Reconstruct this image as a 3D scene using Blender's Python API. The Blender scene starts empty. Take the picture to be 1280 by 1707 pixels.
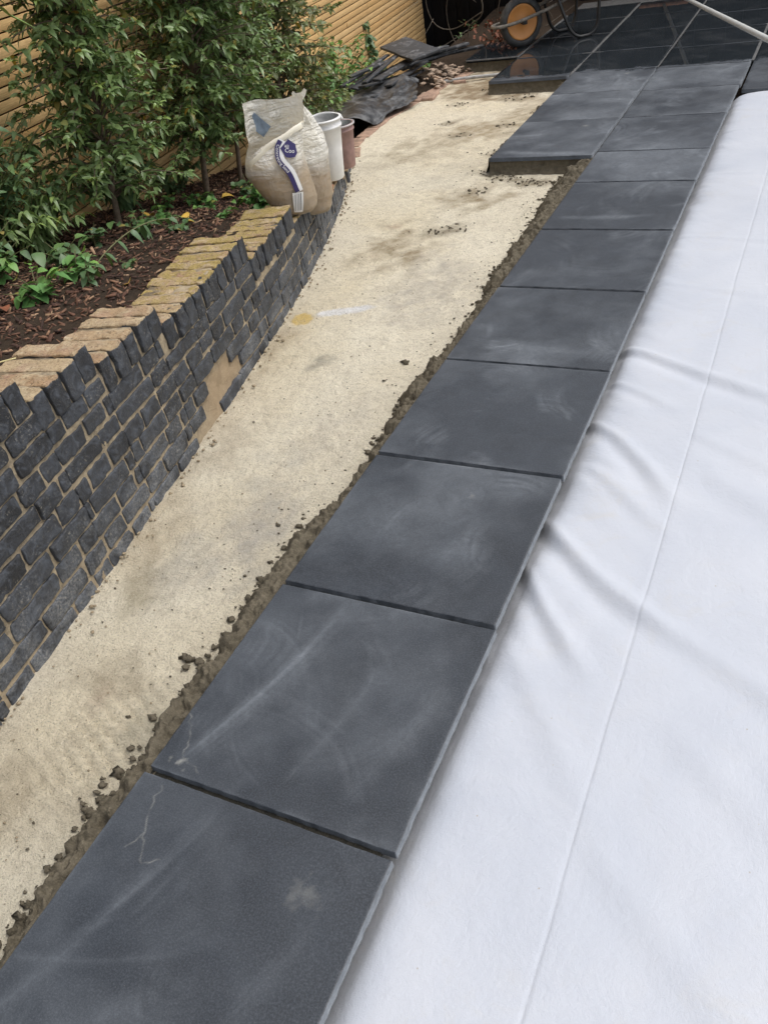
import bpy, math, random
import numpy as np
from mathutils import Vector
random.seed(4); RS=np.random.RandomState(7)
R=math.radians
# ------------------------------------------------------------------ camera, world, sun, exposure
scn=bpy.context.scene
cam_d=bpy.data.cameras.new('camera'); cam=bpy.data.objects.new('camera',cam_d); scn.collection.objects.link(cam)
CAM=np.array([0.53239,-0.63199,1.46558])
cam.location=CAM; cam.rotation_euler=(0.89279623,0.15999662,0.43019364)
cam_d.sensor_fit='VERTICAL'; cam_d.sensor_height=24; cam_d.lens=24*1358.98/1707; cam_d.clip_end=500; cam_d.clip_start=.02
scn.camera=cam
w=bpy.data.worlds.new("World"); scn.world=w; w.use_nodes=True
wt=w.node_tree; bg=wt.nodes['Background']; sky=wt.nodes.new('ShaderNodeTexSky'); sky.sky_type='NISHITA'; sky.sun_disc=False
SUN_EL,SUN_AZ=R(60),R(62)
sky.sun_elevation=SUN_EL; sky.sun_rotation=SUN_AZ; sky.dust_density=3.5; sky.air_density=1.0; sky.ozone_density=1.0
hs=wt.nodes.new('ShaderNodeHueSaturation'); hs.inputs['Saturation'].default_value=.34
wt.links.new(sky.outputs[0],hs.inputs['Color']); wt.links.new(hs.outputs[0],bg.inputs[0]); bg.inputs[1].default_value=0.15
sl=bpy.data.lights.new('sun','SUN'); sl.energy=1.05; sl.angle=R(35); sl.color=(1,.96,.9)
so=bpy.data.objects.new('sun',sl); scn.collection.objects.link(so)
sd=Vector((math.sin(SUN_AZ)*math.cos(SUN_EL),math.cos(SUN_AZ)*math.cos(SUN_EL),math.sin(SUN_EL)))
so.rotation_euler=sd.to_track_quat('Z','Y').to_euler()
vs=scn.view_settings; vs.view_transform='Standard'; vs.look='None'; vs.exposure=0.42; vs.gamma=1; vs.use_curve_mapping=False
scn.cycles.max_bounces=8; scn.cycles.transparent_max_bounces=12
# ------------------------------------------------------------------ noise
def _h(i,j,k,s):
    i=i.astype(np.int64);j=j.astype(np.int64);k=k.astype(np.int64)
    n=(i*374761393+j*668265263+k*2147483647+s*1274126177)&0xffffffff
    n=((n^(n>>13))*1274126177)&0xffffffff
    n=((n^(n>>16))*2246822519)&0xffffffff
    return ((n^(n>>15))&0xffffff)/float(0xffffff)*2-1
def vn(x,y,z=0.,s=0):
    x=np.asarray(x,float);y=np.asarray(y,float)+0*x;z=np.asarray(z,float)+0*x;x=x+0*y
    i=np.floor(x);j=np.floor(y);k=np.floor(z);a=x-i;b=y-j;c=z-k
    a=a*a*(3-2*a);b=b*b*(3-2*b);c=c*c*(3-2*c);r=0
    for di in(0,1):
        for dj in(0,1):
            for dk in(0,1):
                r=r+_h(i+di,j+dj,k+dk,s)*(a if di else 1-a)*(b if dj else 1-b)*(c if dk else 1-c)
    return r
def fbm(x,y,z=0.,o=4,s=0):
    r=0;A=1.;f=1.;t=0
    for q in range(o): r=r+A*vn(np.asarray(x)*f,np.asarray(y)*f,np.asarray(z)*f,s+q*17);t+=A;A*=.5;f*=2.03
    return r/t
def G(x,y,cx,cy,rx,ry=None,a=0):
    ry=ry or rx;ca,sa=math.cos(a),math.sin(a);dx=x-cx;dy=y-cy
    return np.exp(-(((dx*ca+dy*sa)/rx)**2+((-dx*sa+dy*ca)/ry)**2))
# ------------------------------------------------------------------ object helpers
COL=scn.collection
def link_mesh(name,V,polys,m=None,parent=None,smooth=False,attrs=None):
    """V (n,3); polys: list of int arrays, each (k, corners)"""
    me=bpy.data.meshes.new(name); V=np.asarray(V,np.float32)
    polys=[np.asarray(p,np.int32) for p in polys if len(p)]
    li=np.concatenate([p.ravel() for p in polys]); tot=np.concatenate([np.full(len(p),p.shape[1],np.int32) for p in polys])
    st=np.concatenate([[0],np.cumsum(tot)[:-1]]).astype(np.int32)
    me.vertices.add(len(V)); me.vertices.foreach_set('co',V.ravel())
    me.loops.add(len(li)); me.loops.foreach_set('vertex_index',li)
    me.polygons.add(len(tot)); me.polygons.foreach_set('loop_start',st); me.polygons.foreach_set('loop_total',tot)
    if smooth: me.polygons.foreach_set('use_smooth',np.ones(len(tot),bool))
    for k,v in (attrs or {}).items():
        v=np.asarray(v,np.float32)
        if v.ndim==1: a=me.attributes.new(k,'FLOAT','POINT'); a.data.foreach_set('value',v)
        else:
            a=me.attributes.new(k,'FLOAT_COLOR','POINT'); a.data.foreach_set('color',np.c_[v,np.ones(len(v))].astype(np.float32).ravel())
    me.update(calc_edges=True); me.validate()
    if m: me.materials.append(m)
    o=bpy.data.objects.new(name,me); COL.objects.link(o)
    if parent: o.parent=parent
    return o
class MB:
    def __init__(s): s.V=[];s.n=0;s.P={}
    def add(s,V,polys):
        V=np.asarray(V,float)
        for p in polys:
            p=np.asarray(p,int)
            if len(p): s.P.setdefault(p.shape[1],[]).append(p+s.n)
        s.V.append(V);s.n+=len(V);return s
    def build(s,name,m,parent=None,smooth=False,off=None):
        V=np.concatenate(s.V)
        if off is not None: V=V-np.asarray(off)
        return link_mesh(name,V,[np.concatenate(p) for p in s.P.values()],m,parent,smooth)
def tag(o,label=None,cat=None,group=None,kind=None):
    if label:o['label']=label
    if cat:o['category']=cat
    if group:o['group']=group
    if kind:o['kind']=kind
    elif label:o['kind']='thing'
    return o
def empty(name,loc,label,cat,group=None):
    o=bpy.data.objects.new(name,None); COL.objects.link(o); o.location=loc; o.empty_display_size=.05
    return tag(o,label,cat,group)
def gridf(nu,nv,base=0):
    i=np.arange(nu-1)[:,None]*nv+np.arange(nv-1)[None,:]; i=i.ravel()+base
    return np.c_[i,i+nv,i+nv+1,i+1]
def tube(pts,rad,n=8,cap=True,closed=False):
    pts=np.asarray(pts,float); rad=np.broadcast_to(np.asarray(rad,float),(len(pts),))
    T=np.gradient(pts,axis=0); T/=np.linalg.norm(T,axis=1)[:,None]+1e-12
    a=np.array([0,0,1.]) if abs(T[0][2])<.9 else np.array([1.,0,0])
    V=[]
    u=np.cross(T[0],a);u/=np.linalg.norm(u)
    for i in range(len(pts)):
        u=u-T[i]*(u@T[i]);u/=np.linalg.norm(u);v=np.cross(T[i],u)
        for k in range(n):
            th=2*math.pi*k/n;V.append(pts[i]+rad[i]*(math.cos(th)*u+math.sin(th)*v))
    F=[]
    for i in range(len(pts)-1):
        for k in range(n):
            F.append((i*n+k,i*n+(k+1)%n,(i+1)*n+(k+1)%n,(i+1)*n+k))
    P=[F]
    if cap: P.append([tuple(range(n))[::-1],tuple((len(pts)-1)*n+k for k in range(n))])
    return V,P
def spline(P,n=8):
    P=np.asarray(P,float);Q=np.vstack([2*P[0]-P[1],P,2*P[-1]-P[-2]]);o=[]
    for i in range(1,len(Q)-2):
        for t in np.linspace(0,1,n,endpoint=False):
            o.append(.5*((2*Q[i])+(-Q[i-1]+Q[i+1])*t+(2*Q[i-1]-5*Q[i]+4*Q[i+1]-Q[i+2])*t*t+(-Q[i-1]+3*Q[i]-3*Q[i+1]+Q[i+2])*t**3))
    o.append(P[-1]);return np.array(o)
def boxv(c,s,ax=None,bev=0):
    """box, centre c, full size s, axes rows ax"""
    V,P=roundbox(s,bev or min(s)*.06,1,1,1)
    ax=np.eye(3) if ax is None else np.asarray(ax)
    return V@ax+np.asarray(c),P
_rb={}
def cubegrid(nx,ny,nz):
    k=(nx,ny,nz)
    if k in _rb:return _rb[k]
    idx={};V=[];F=[]
    X=[0,1e-9]+[0]*0
    def axis(n):return np.concatenate([[-.5],np.linspace(-.5,.5,n+1),[.5]])  # doubled ends carry the rounding
    A=[axis(nx),axis(ny),axis(nz)];N=[len(a) for a in A]
    def vid(i,j,l):
        if (i,j,l) not in idx: idx[(i,j,l)]=len(V);V.append((i,j,l))
        return idx[(i,j,l)]
    for d in range(3):
        e,f=[q for q in range(3) if q!=d]
        for side in (0,N[d]-1):
            for i in range(N[e]-1):
                for j in range(N[f]-1):
                    q=[]
                    for a,b in((0,0),(1,0),(1,1),(0,1)):
                        t=[0,0,0];t[d]=side;t[e]=i+a;t[f]=j+b;q.append(vid(*t))
                    if (side==0)^(d==1): q=q[::-1]
                    F.append(q)
    _rb[k]=(np.array(V),np.array(F),A,N);return _rb[k]
def roundbox(s,r,nx,ny,nz):
    Vi,F,A,N=cubegrid(nx,ny,nz);s=np.asarray(s,float);out=np.zeros((len(Vi),3))
    for d in range(3):
        g=A[d]*(s[d]-2*r); g=g.copy(); out[:,d]=g[Vi[:,d]]
        out[:,d]+=np.where(Vi[:,d]==0,-1,np.where(Vi[:,d]==N[d]-1,1,0))*r
    inner=np.clip(out,-(s/2-r),s/2-r);dl=out-inner;L=np.linalg.norm(dl,axis=1);L[L==0]=1
    return inner+dl/L[:,None]*r,[F]
_ico=None
def blob(c,r,seed,amp=.35,sq=(1,1,1),sub=2):
    global _ico
    if _ico is None:
        import bmesh
        _ico={}
        for sb in(1,2,3):
            b=bmesh.new();bmesh.ops.create_icosphere(b,subdivisions=sb,radius=1)
            _ico[sb]=(np.array([v.co[:] for v in b.verts]),np.array([[v.index for v in f.verts] for f in b.faces]));b.free()
    V,F=_ico[sub]
    d=1+amp*vn(V[:,0]*1.7+seed*3.1,V[:,1]*1.7,V[:,2]*1.7,seed)+amp*.5*vn(V[:,0]*4+seed,V[:,1]*4,V[:,2]*4,seed+5)
    return V*d[:,None]*r*np.array(sq)+np.asarray(c),[F]
# ------------------------------------------------------------------ materials
class NT:
    def __init__(s,name):
        s.m=bpy.data.materials.new(name);s.m.use_nodes=True;s.t=s.m.node_tree;s.b=s.t.nodes['Principled BSDF'];s.o=s.t.nodes['Material Output']
    def n(s,typ,ins=None,**kw):
        d=s.t.nodes.new('ShaderNode'+typ)
        for k,v in kw.items():setattr(d,k,v)
        for k,v in (ins or {}).items():s.set(d,k,v)
        return d
    def set(s,d,k,v):
        i=d.inputs[k]
        if isinstance(v,bpy.types.NodeSocket):s.t.links.new(v,i)
        elif hasattr(v,'outputs'):s.t.links.new(v.outputs[0],i)
        else:
            if isinstance(v,(tuple,list)) and len(v)==3 and i.type=='RGBA':v=(*v,1)
            i.default_value=v
    def p(s,**kw):
        for k,v in kw.items():s.set(s.b,k.replace('_',' '),v)
    def noise(s,scale,detail=4,rough=.55,dist=0,vec=None):
        d=s.n('TexNoise',{'Scale':scale,'Detail':detail,'Roughness':rough,'Distortion':dist})
        if vec is not None:s.set(d,'Vector',vec)
        return d.outputs['Fac']
    def ramp(s,f,*st):
        d=s.n('ValToRGB',{'Fac':f});e=d.color_ramp.elements
        while len(e)<len(st):e.new(.5)
        for q,(p,c) in zip(e,st):q.position=p;q.color=(*(c if isinstance(c,tuple) else (c,c,c)),1)
        return d.outputs[0]
    def mix(s,f,a,b,mode='MIX'):
        d=s.n('Mix',data_type='RGBA',blend_type=mode)
        s.set(d,0,f);s.set(d,6,a);s.set(d,7,b);return d.outputs[2]
    def math(s,op,a,b=0.,c=None,clamp=False):
        d=s.n('Math',operation=op,use_clamp=clamp);s.set(d,0,a);s.set(d,1,b)
        if c is not None:s.set(d,2,c)
        return d.outputs[0]
    def bump(s,h,strength=.3,dist=.01,nrm=None):
        d=s.n('Bump',{'Height':h,'Strength':strength,'Distance':dist})
        if nrm is not None:s.set(d,'Normal',nrm)
        s.set(s.b,'Normal',d.outputs[0]);return d.outputs[0]
    def attr(s,name):return s.n('Attribute',attribute_name=name)
    def obj(s):return s.n('TexCoord').outputs['Object']
    def pos(s):return s.n('NewGeometry').outputs['Position']
def simple(name,c,rough=.6,metal=0,nz=None,amt=.25,bump=0,spec=.5):
    t=NT(name)
    col=c
    if nz: col=t.mix(t.ramp(t.noise(nz,5,.6,.3,t.obj()),(.3,0.),(.7,1.)),tuple(x*(1-amt) for x in c),tuple(min(1,x*(1+amt)) for x in c))
    t.p(Base_Color=col,Roughness=rough,Metallic=metal);t.set(t.b,'Specular IOR Level',spec)
    if bump:t.bump(t.noise(nz or 60,5,.6,0,t.obj()),bump,.004)
    return t.m
MAT={}
def m_slab():
    t=NT('slate paving');g=t.n('NewGeometry');pos=g.outputs['Position'];rnd=t.n('ObjectInfo').outputs['Random']
    off=t.n('CombineXYZ',{0:t.math('MULTIPLY',rnd,7.3),1:t.math('MULTIPLY',rnd,3.1),2:0.}).outputs[0]
    v=t.n('VectorMath',operation='ADD');t.set(v,0,pos);t.set(v,1,off);v=v.outputs[0]
    base=t.mix(t.ramp(t.noise(5,5,.6,1.2,v),(.32,0.),(.7,1.)),(.015,.0185,.024),(.032,.038,.047))
    base=t.mix(t.math('MULTIPLY',rnd,.35),base,(.040,.047,.058))
    fine=t.noise(260,3,.7,0,v);base=t.mix(t.ramp(fine,(.45,0.),(.72,.30)),base,(.14,.158,.185))
    base=t.mix(t.ramp(fine,(.28,.5),(.42,0.)),base,(.015,.018,.023))
    dust=t.attr('dust').outputs['Fac']
    br=t.noise(14,6,.65,2.5,v);dd=t.math('MULTIPLY',dust,t.ramp(br,(.25,.55),(.7,1.15)))
    dd=t.math('MULTIPLY',dd,t.ramp(t.noise(120,3,.7,0,v),(.3,.8),(.7,1.2)),clamp=True)
    dry=t.mix(dd,base,(.26,.285,.315))
    dry=t.mix(t.attr('pale').outputs['Fac'],dry,(.38,.375,.34))
    speck=t.ramp(t.n('TexVoronoi',{'Vector':v,'Scale':75.}).outputs['Distance'],(.03,.5),(.07,0.))
    dry=t.mix(t.math('MULTIPLY',speck,t.ramp(t.noise(3,2,.5,0,v),(.5,0.),(.65,.7))),dry,(.30,.30,.29))
    sp=t.n('SeparateXYZ',{0:pos})
    wn=t.noise(2.4,4,.6,.6,pos)
    x=t.math('ADD',sp.outputs[1],t.math('MULTIPLY',t.math('SUBTRACT',wn,.5),.55))
    wet=t.ramp(t.math('MULTIPLY',t.math('SUBTRACT',x,5.93),12.,clamp=True),(0.,0.),(1.,1.))
    haze=t.ramp(t.noise(3.2,5,.6,1.5,pos),(.5,0.),(.8,.4))
    film=t.ramp(t.math('MULTIPLY',t.math('SUBTRACT',x,5.93),5.,clamp=True),(.0,.5),(.35,.0))
    wetc=t.mix(film,t.mix(haze,t.mix(.5,base,(.012,.016,.017),),(.10,.105,.11)),(.20,.21,.225))
    t.p(Base_Color=t.mix(wet,dry,wetc),Roughness=t.mix(wet,t.ramp(t.noise(9,4,.6,1,v),(.3,.42),(.7,.62)),(.035,.035,.035)))
    t.set(t.b,'Specular IOR Level',t.mix(wet,(.5,.5,.5),(.62,.62,.62)))
    h=t.math('ADD',t.math('MULTIPLY',t.noise(420,3,.7,0,v),t.math('SUBTRACT',1.,wet)),t.math('MULTIPLY',t.noise(6,3,.5,0,v),.7))
    t.bump(h,.16,.003);return t.m
MAT['slab']=m_slab()
def m_sand():
    t=NT('crushed sand base');pos=t.pos();c=t.attr('col').outputs['Color']
    n1=t.noise(38,6,.68,.4,pos);n2=t.noise(170,4,.75,0,pos);n3=t.noise(7,5,.6,.8,pos)
    c=t.mix(t.ramp(n1,(.34,.36),(.54,0.)),c,(.45,.38,.27))
    c=t.mix(t.ramp(n3,(.5,0.),(.78,.4)),c,(.60,.52,.40))
    c=t.mix(t.ramp(n2,(.36,.7),(.46,0.)),c,(.35,.31,.24))
    c=t.mix(t.ramp(n2,(.58,0.),(.70,.7)),c,(.80,.75,.64))
    vo=t.n('TexVoronoi',{'Vector':pos,'Scale':95.});c=t.mix(t.math('MULTIPLY',t.ramp(vo.outputs['Distance'],(.1,.7),(.2,0.)),t.ramp(t.n('SeparateColor',{0:vo.outputs['Color']}).outputs[0],(.82,0.),(.86,1.))),c,(.16,.13,.10))
    t.p(Base_Color=c,Roughness=.92);t.set(t.b,'Specular IOR Level',.2)
    h=t.math('ADD',t.math('MULTIPLY',n2,.5),t.math('ADD',n1,t.math('MULTIPLY',t.noise(520,2,.6,0,pos),.3)));t.bump(h,1.,.016);return t.m
MAT['sand']=m_sand()
def m_mortar(name,c1,c2):
    t=NT(name);pos=t.obj();n=t.noise(30,6,.7,.3,pos);n2=t.noise(240,4,.7,0,pos)
    c=t.mix(t.ramp(n,(.3,0.),(.7,1.)),c1,c2);c=t.mix(t.ramp(n2,(.55,0.),(.72,.4)),c,tuple(min(1,x*2.2) for x in c2))
    t.p(Base_Color=c,Roughness=.95);t.set(t.b,'Specular IOR Level',.25);t.bump(t.math('ADD',n2,n),.8,.006);return t.m
MAT['mortar']=m_mortar('damp mortar',(.085,.072,.05),(.175,.15,.108))
MAT['brickmortar']=m_mortar('old brick mortar',(.24,.19,.12),(.44,.36,.25))
MAT['grout']=m_mortar('pale grout',(.06,.06,.06),(.17,.17,.168))
MAT['joint']=m_mortar('dark joint',(.02,.02,.018),(.05,.045,.035))
MAT['soil']=m_mortar('dark soil',(.018,.012,.008),(.05,.034,.022))
def m_brick(face,name='black faced brick'):
    """black weathered face; tan worn clay with moss on top"""
    t=NT(name);g=t.n('NewGeometry');pos=g.outputs['Position'];ri=g.outputs['Random Per Island']
    n1=t.noise(26,6,.7,.8,pos);n2=t.noise(130,4,.7,0,pos);n3=t.noise(9,4,.6,.6,pos)
    blk=t.mix(ri,(.013,.0145,.018),(.036,.040,.048))
    blk=t.mix(t.ramp(n1,(.47,0.),(.64,.65)),blk,(.085,.096,.115))
    spz=t.n('SeparateXYZ',{0:pos}).outputs[2]
    low=t.math('MULTIPLY',t.ramp(t.math('MULTIPLY_ADD',spz,-3.2,.55,clamp=True),(0.,0.),(1.,1.)),t.ramp(n3,(.38,0.),(.62,1.)))
    blk=t.mix(t.math('MULTIPLY',low,.75),blk,t.mix(t.ramp(n2,(.4,0.),(.6,1.)),(.12,.13,.145),(.30,.31,.32)))
    blk=t.mix(t.math('MULTIPLY',t.ramp(n2,(.56,0.),(.66,.8)),t.ramp(n3,(.46,.05),(.66,.9))),blk,(.27,.25,.21))
    blk=t.mix(t.ramp(n2,(.34,.6),(.40,0.)),blk,(.010,.010,.011))
    ed=t.ramp(g.outputs['Pointiness'],(.53,0.),(.62,1.));blk=t.mix(t.math('MULTIPLY',ed,t.ramp(n1,(.4,0.),(.6,.55))),blk,(.30,.26,.19))
    tan=t.mix(ri,(.33,.205,.12),(.43,.33,.21));tan=t.mix(t.ramp(n1,(.4,0.),(.66,.6)),tan,(.20,.15,.10))
    tan=t.mix(t.ramp(n3,(.55,0.),(.66,.35)),tan,(.29,.17,.13));tan=t.mix(t.ramp(t.noise(16,6,.75,.6,pos),(.50,0.),(.62,.6)),tan,(.50,.42,.29));tan=t.mix(t.ramp(n2,(.36,.9),(.44,0.)),tan,(.09,.065,.04))
    tan=t.mix(t.ramp(n2,(.55,0.),(.7,.6)),tan,(.55,.47,.35))
    moss=t.math('MULTIPLY',t.attr('moss').outputs['Fac'],t.ramp(t.noise(20,6,.75,.5,pos),(.40,0.),(.54,1.)))
    tan=t.mix(moss,tan,t.mix(t.ramp(n2,(.3,0.),(.7,1.)),(.15,.115,.035),(.44,.33,.12)))
    up=t.math('ADD',t.attr('top').outputs['Fac'],t.math('MULTIPLY',t.math('SUBTRACT',n1,.5),.9))
    c=t.mix(t.ramp(up,(.45,0.),(.55,1.)),blk,tan)
    t.p(Base_Color=c,Roughness=t.mix(t.ramp(up,(.45,0.),(.55,1.)),t.ramp(n1,(.3,.42),(.7,.75)),(.92,.92,.92)))
    t.bump(t.math('ADD',n1,t.math('MULTIPLY',n2,.4)),.7,.010);return t.m
MAT['brick']=m_brick(1)
def m_cover():
    t=NT('white felt cover');pos=t.pos();n=t.noise(420,3,.7,0,pos);n2=t.noise(2.2,4,.55,.8,pos)
    c=t.mix(t.ramp(n2,(.35,0.),(.7,1.)),(.47,.498,.555),(.525,.547,.595))
    vo=t.n('TexVoronoi',{'Vector':pos,'Scale':26.});s=t.math('MULTIPLY',t.ramp(vo.outputs['Distance'],(.035,1.),(.06,0.)),t.ramp(t.n('SeparateColor',{0:vo.outputs['Color']}).outputs[0],(.76,0.),(.82,.8)))
    c=t.mix(s,c,(.38,.34,.28))
    dn=t.math('MULTIPLY',t.ramp(t.noise(9,6,.7,.8,pos),(.52,0.),(.70,.34)),t.ramp(t.noise(1.3,3,.5,0,pos),(.42,0.),(.6,1.)));c=t.mix(dn,c,(.50,.475,.43))
    t.p(Base_Color=c,Roughness=.62);t.set(t.b,'Specular IOR Level',.3);t.set(t.b,'Sheen Weight',.1)
    t.bump(t.math('ADD',t.math('MULTIPLY',n,.5),t.math('ADD',t.noise(60,4,.6,.4,pos),t.math('MULTIPLY',t.noise(7,5,.6,1.2,pos),2.))),.34,.005);return t.m
MAT['cover']=m_cover()
def m_leaf(name,c1,c2,tip=(.16,.24,.05),yel=.03,rough=.36):
    t=NT(name);g=t.n('NewGeometry');ri=g.outputs['Random Per Island'];yo=t.attr('young').outputs['Fac']
    c=t.mix(ri,c1,c2);c=t.mix(yo,c,tip)
    if yel:c=t.mix(t.ramp(ri,(.985-yel,0.),(1-yel,1.)),c,(.36,.20,.03))
    c=t.mix(t.math('MULTIPLY',g.outputs['Backfacing'],.45),c,tuple(x*1.6+.02 for x in c2))
    t.p(Base_Color=c,Roughness=rough);t.set(t.b,'Specular IOR Level',.5)
    tr=t.n('BsdfTranslucent',{'Color':t.mix(.5,c,(.22,.32,.04))});mx=t.n('MixShader',{0:.22,1:t.b.outputs[0],2:tr.outputs[0]})
    t.t.links.new(mx.outputs[0],t.o.inputs[0]);return t.m
MAT['leaf']=m_leaf('dark evergreen leaf',(.045,.090,.032),(.16,.235,.085),(.34,.46,.10),.02,.34)
MAT['leaf_olive']=m_leaf('dull brownish evergreen leaf',(.070,.10,.038),(.18,.21,.085),(.30,.38,.10),.07,.34)
MAT['leaf_weed']=m_leaf('fresh green leaf',(.05,.14,.04),(.11,.25,.065),(.28,.45,.08),.02,.5)
MAT['leaf_dark']=m_leaf('deep green leaf',(.035,.085,.04),(.085,.15,.06),(.16,.3,.06),.02,.45)
MAT['leaf_yellow']=simple('yellow autumn leaf',(.74,.48,.10),.5,0,40,.2)
MAT['leaf_brown']=simple('brown dead leaf',(.20,.07,.035),.7,0,40,.4)
MAT['bark']=simple('grey brown bark',(.16,.12,.085),.85,0,45,.45,.5)
MAT['twig']=simple('bare twig bark',(.11,.095,.075),.85,0,45,.4,.3)
MAT['stem']=simple('green brown stem',(.12,.12,.05),.7)
def m_chip():
    t=NT('bark chips');ri=t.n('NewGeometry').outputs['Random Per Island']
    c=t.ramp(ri,(0.,(.03,.014,.009)),(.40,(.085,.038,.023)),(.7,(.16,.078,.047)),(.88,(.30,.17,.10)),(1.,(.46,.31,.19)))
    t.p(Base_Color=t.mix(t.ramp(t.noise(90,4,.6,0,t.obj()),(.3,.0),(.7,.4)),c,(.03,.014,.01)),Roughness=.85);return t.m
MAT['chip']=m_chip()
def m_cedar():
    t=NT('cedar slats');pos=t.obj();g=t.n('NewGeometry');ri=g.outputs['Random Per Island']
    mp=t.n('Mapping',{'Vector':pos,'Scale':(1.,1.2,30.)});gr=t.noise(5,6,.65,.6,mp.outputs[0])
    c=t.mix(ri,(.72,.46,.19),(.88,.62,.30));c=t.mix(t.ramp(gr,(.35,.5),(.65,0.)),c,(.42,.22,.08))
    c=t.mix(t.ramp(t.noise(1.3,4,.6,.5,pos),(.4,0.),(.75,.35)),c,(.33,.20,.10))
    t.p(Base_Color=c,Roughness=.62);t.bump(gr,.25,.003);return t.m
MAT['cedar']=m_cedar()
MAT['cedar_back']=simple('dark fence backing',(.07,.028,.012),.9)
MAT['black_fence']=simple('black painted boards',(.006,.006,.0065),.8,0,8,.4,.1,.15)
MAT['white_plastic']=simple('white bucket plastic',(.74,.74,.73),.4,0,14,.10,.05)
MAT['plaster']=simple('dried plaster film',(.42,.42,.41),.85,0,25,.35,.4)
MAT['red_plastic']=simple('dusty red brown plastic',(.30,.185,.165),.6,0,12,.35)
MAT['grey_plastic']=simple('cloudy rim plastic',(.45,.42,.42),.5,0,12,.2)
MAT['tyre']=simple('muddy rubber',(.055,.055,.054),.75,0,18,.6,.4)
MAT['orange']=simple('orange wheel disc',(.62,.27,.075),.45,0,6,.16)
MAT['blacktube']=simple('black enamelled tube',(.02,.02,.02),.35,0,25,.5)
MAT['worntube']=simple('worn muddy tube',(.20,.18,.15),.6,0,30,.7)
MAT['pole']=simple('white metal pole',(.72,.73,.70),.3,.1,10,.08)
MAT['bristle']=simple('broom bristle',(.25,.07,.04),.8)
def m_slate2():
    t=NT('dusty slate offcut');ri=t.n('ObjectInfo').outputs['Random'];pos=t.obj()
    c=t.mix(ri,(.018,.020,.023),(.045,.049,.055));c=t.mix(t.ramp(t.noise(12,5,.65,.8,pos),(.54,0.),(.70,.7)),c,(.24,.25,.27))
    t.p(Base_Color=c,Roughness=.6);t.bump(t.noise(60,4,.6,0,pos),.4,.004);return t.m
MAT['slate2']=m_slate2()
def m_membrane():
    t=NT('black membrane');pos=t.obj()
    c=t.mix(t.ramp(t.noise(5,6,.65,1.5,pos),(.45,0.),(.68,.8)),(.018,.019,.021),(.16,.165,.17))
    t.p(Base_Color=c,Roughness=.42);t.bump(t.noise(26,5,.6,1.,pos),.5,.01);return t.m
MAT['membrane']=m_membrane()
MAT['redbrick']=simple('red brick with dust',(.33,.22,.16),.9,0,20,.45,.6)
MAT['stone']=simple('pale rubble',(.36,.27,.20),.9,0,9,.75,.6)
MAT['wood']=simple('reddish split wood',(.27,.12,.06),.8,0,30,.5,.6)
MAT['navy']=simple('navy print',(.03,.022,.105),.5)
MAT['print_white']=simple('white print',(.75,.75,.74),.5)
MAT['print_black']=simple('fine print',(.12,.12,.14),.5)
def m_bag():
    t=NT('cream bag plastic');pos=t.obj()
    c=t.mix(t.ramp(t.noise(9,4,.6,1,pos),(.35,0.),(.7,1.)),(.93,.90,.80),(.97,.96,.91))
    mp=t.n('Mapping',{'Vector':pos,'Scale':(7.,7.,46.)});w1=t.noise(1.,5,.6,1.2,mp.outputs[0]);cr=t.math('ABSOLUTE',t.math('SUBTRACT',t.noise(8,3,.5,1.5,pos),.5));cr=t.math('MINIMUM',cr,.12)
    t.p(Base_Color=c,Roughness=.28);t.bump(t.math('ADD',t.math('MULTIPLY',cr,2.),t.math('ADD',t.noise(13,5,.62,1.6,pos),t.math('MULTIPLY',w1,.8))),.8,.03)
    tr=t.n('BsdfTranslucent',{'Color':(.9,.83,.66)});m1=t.n('MixShader',{0:.28,1:t.b.outputs[0],2:tr.outputs[0]})
    z=t.n('SeparateXYZ',{0:pos}).outputs[2]
    clear=t.ramp(t.math('ADD',z,t.math('MULTIPLY',t.noise(14,4,.6,.5,pos),.10)),(.20,.70),(.30,.03))
    tp=t.n('BsdfTransparent',{'Color':(.97,.94,.88)});m2=t.n('MixShader',{0:clear,1:m1.outputs[0],2:tp.outputs[0]})
    t.t.links.new(m2.outputs[0],t.o.inputs[0]);return t.m
MAT['bag']=m_bag();MAT['hem']=simple('folded plastic hem',(.85,.80,.66),.3)
MAT['bagsand']=m_mortar('sharp sand',(.27,.185,.10),(.40,.29,.17))
MAT['blue_reflection']=simple('painted blue grey reflection inside bag',(.25,.33,.43),.5,0,20,.4)
# ------------------------------------------------------------------ layout curves
CO=np.array([-0.006,0.004,-0.169,-1.129])
_Y=np.linspace(-1.3,4.55,1200);_X=np.polyval(CO,_Y);_S=np.concatenate([[0],np.cumsum(np.hypot(np.diff(_X),np.diff(_Y)))])
S0=np.interp(0,_Y,_S);_S-=S0
def wall_at(s):
    """point on the wall face, tangent (away), outward normal (towards the path)"""
    y=np.interp(s,_S,_Y);x=np.interp(y,_Y,_X);dx=np.polyval(np.polyder(CO),y);T=np.array([dx,1,0.]);T/=np.linalg.norm(T)
    return np.array([x,y,0.]),T,np.array([T[1],-T[0],0.])
def s_of_y(y):return float(np.interp(y,_Y,_S))
EY=np.array([4.50,4.81,5.386,5.935,6.458,6.669,7.2,8.0,9.0]);EX=np.array([-2.33,-2.471,-2.505,-2.434,-2.375,-2.30,-2.30,-2.2,-2.2])
def edge_x(y):
    y=np.asarray(y,float);return np.where(y<4.5,np.polyval(CO,np.clip(y,-1.5,4.5)),np.interp(y,EY,EX))
BZy=[-2,.3,.6,.9,1.2,1.6,2.0,2.5,2.85,3.2,3.7,4.3,4.8,5.5,6.5,7.5,9,12];BZ=[.60,.555,.51,.455,.40,.36,.32,.25,.17,.10,.02,-.06,-.2,-.27,-.25,-.3,-.42,-.5]
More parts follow.
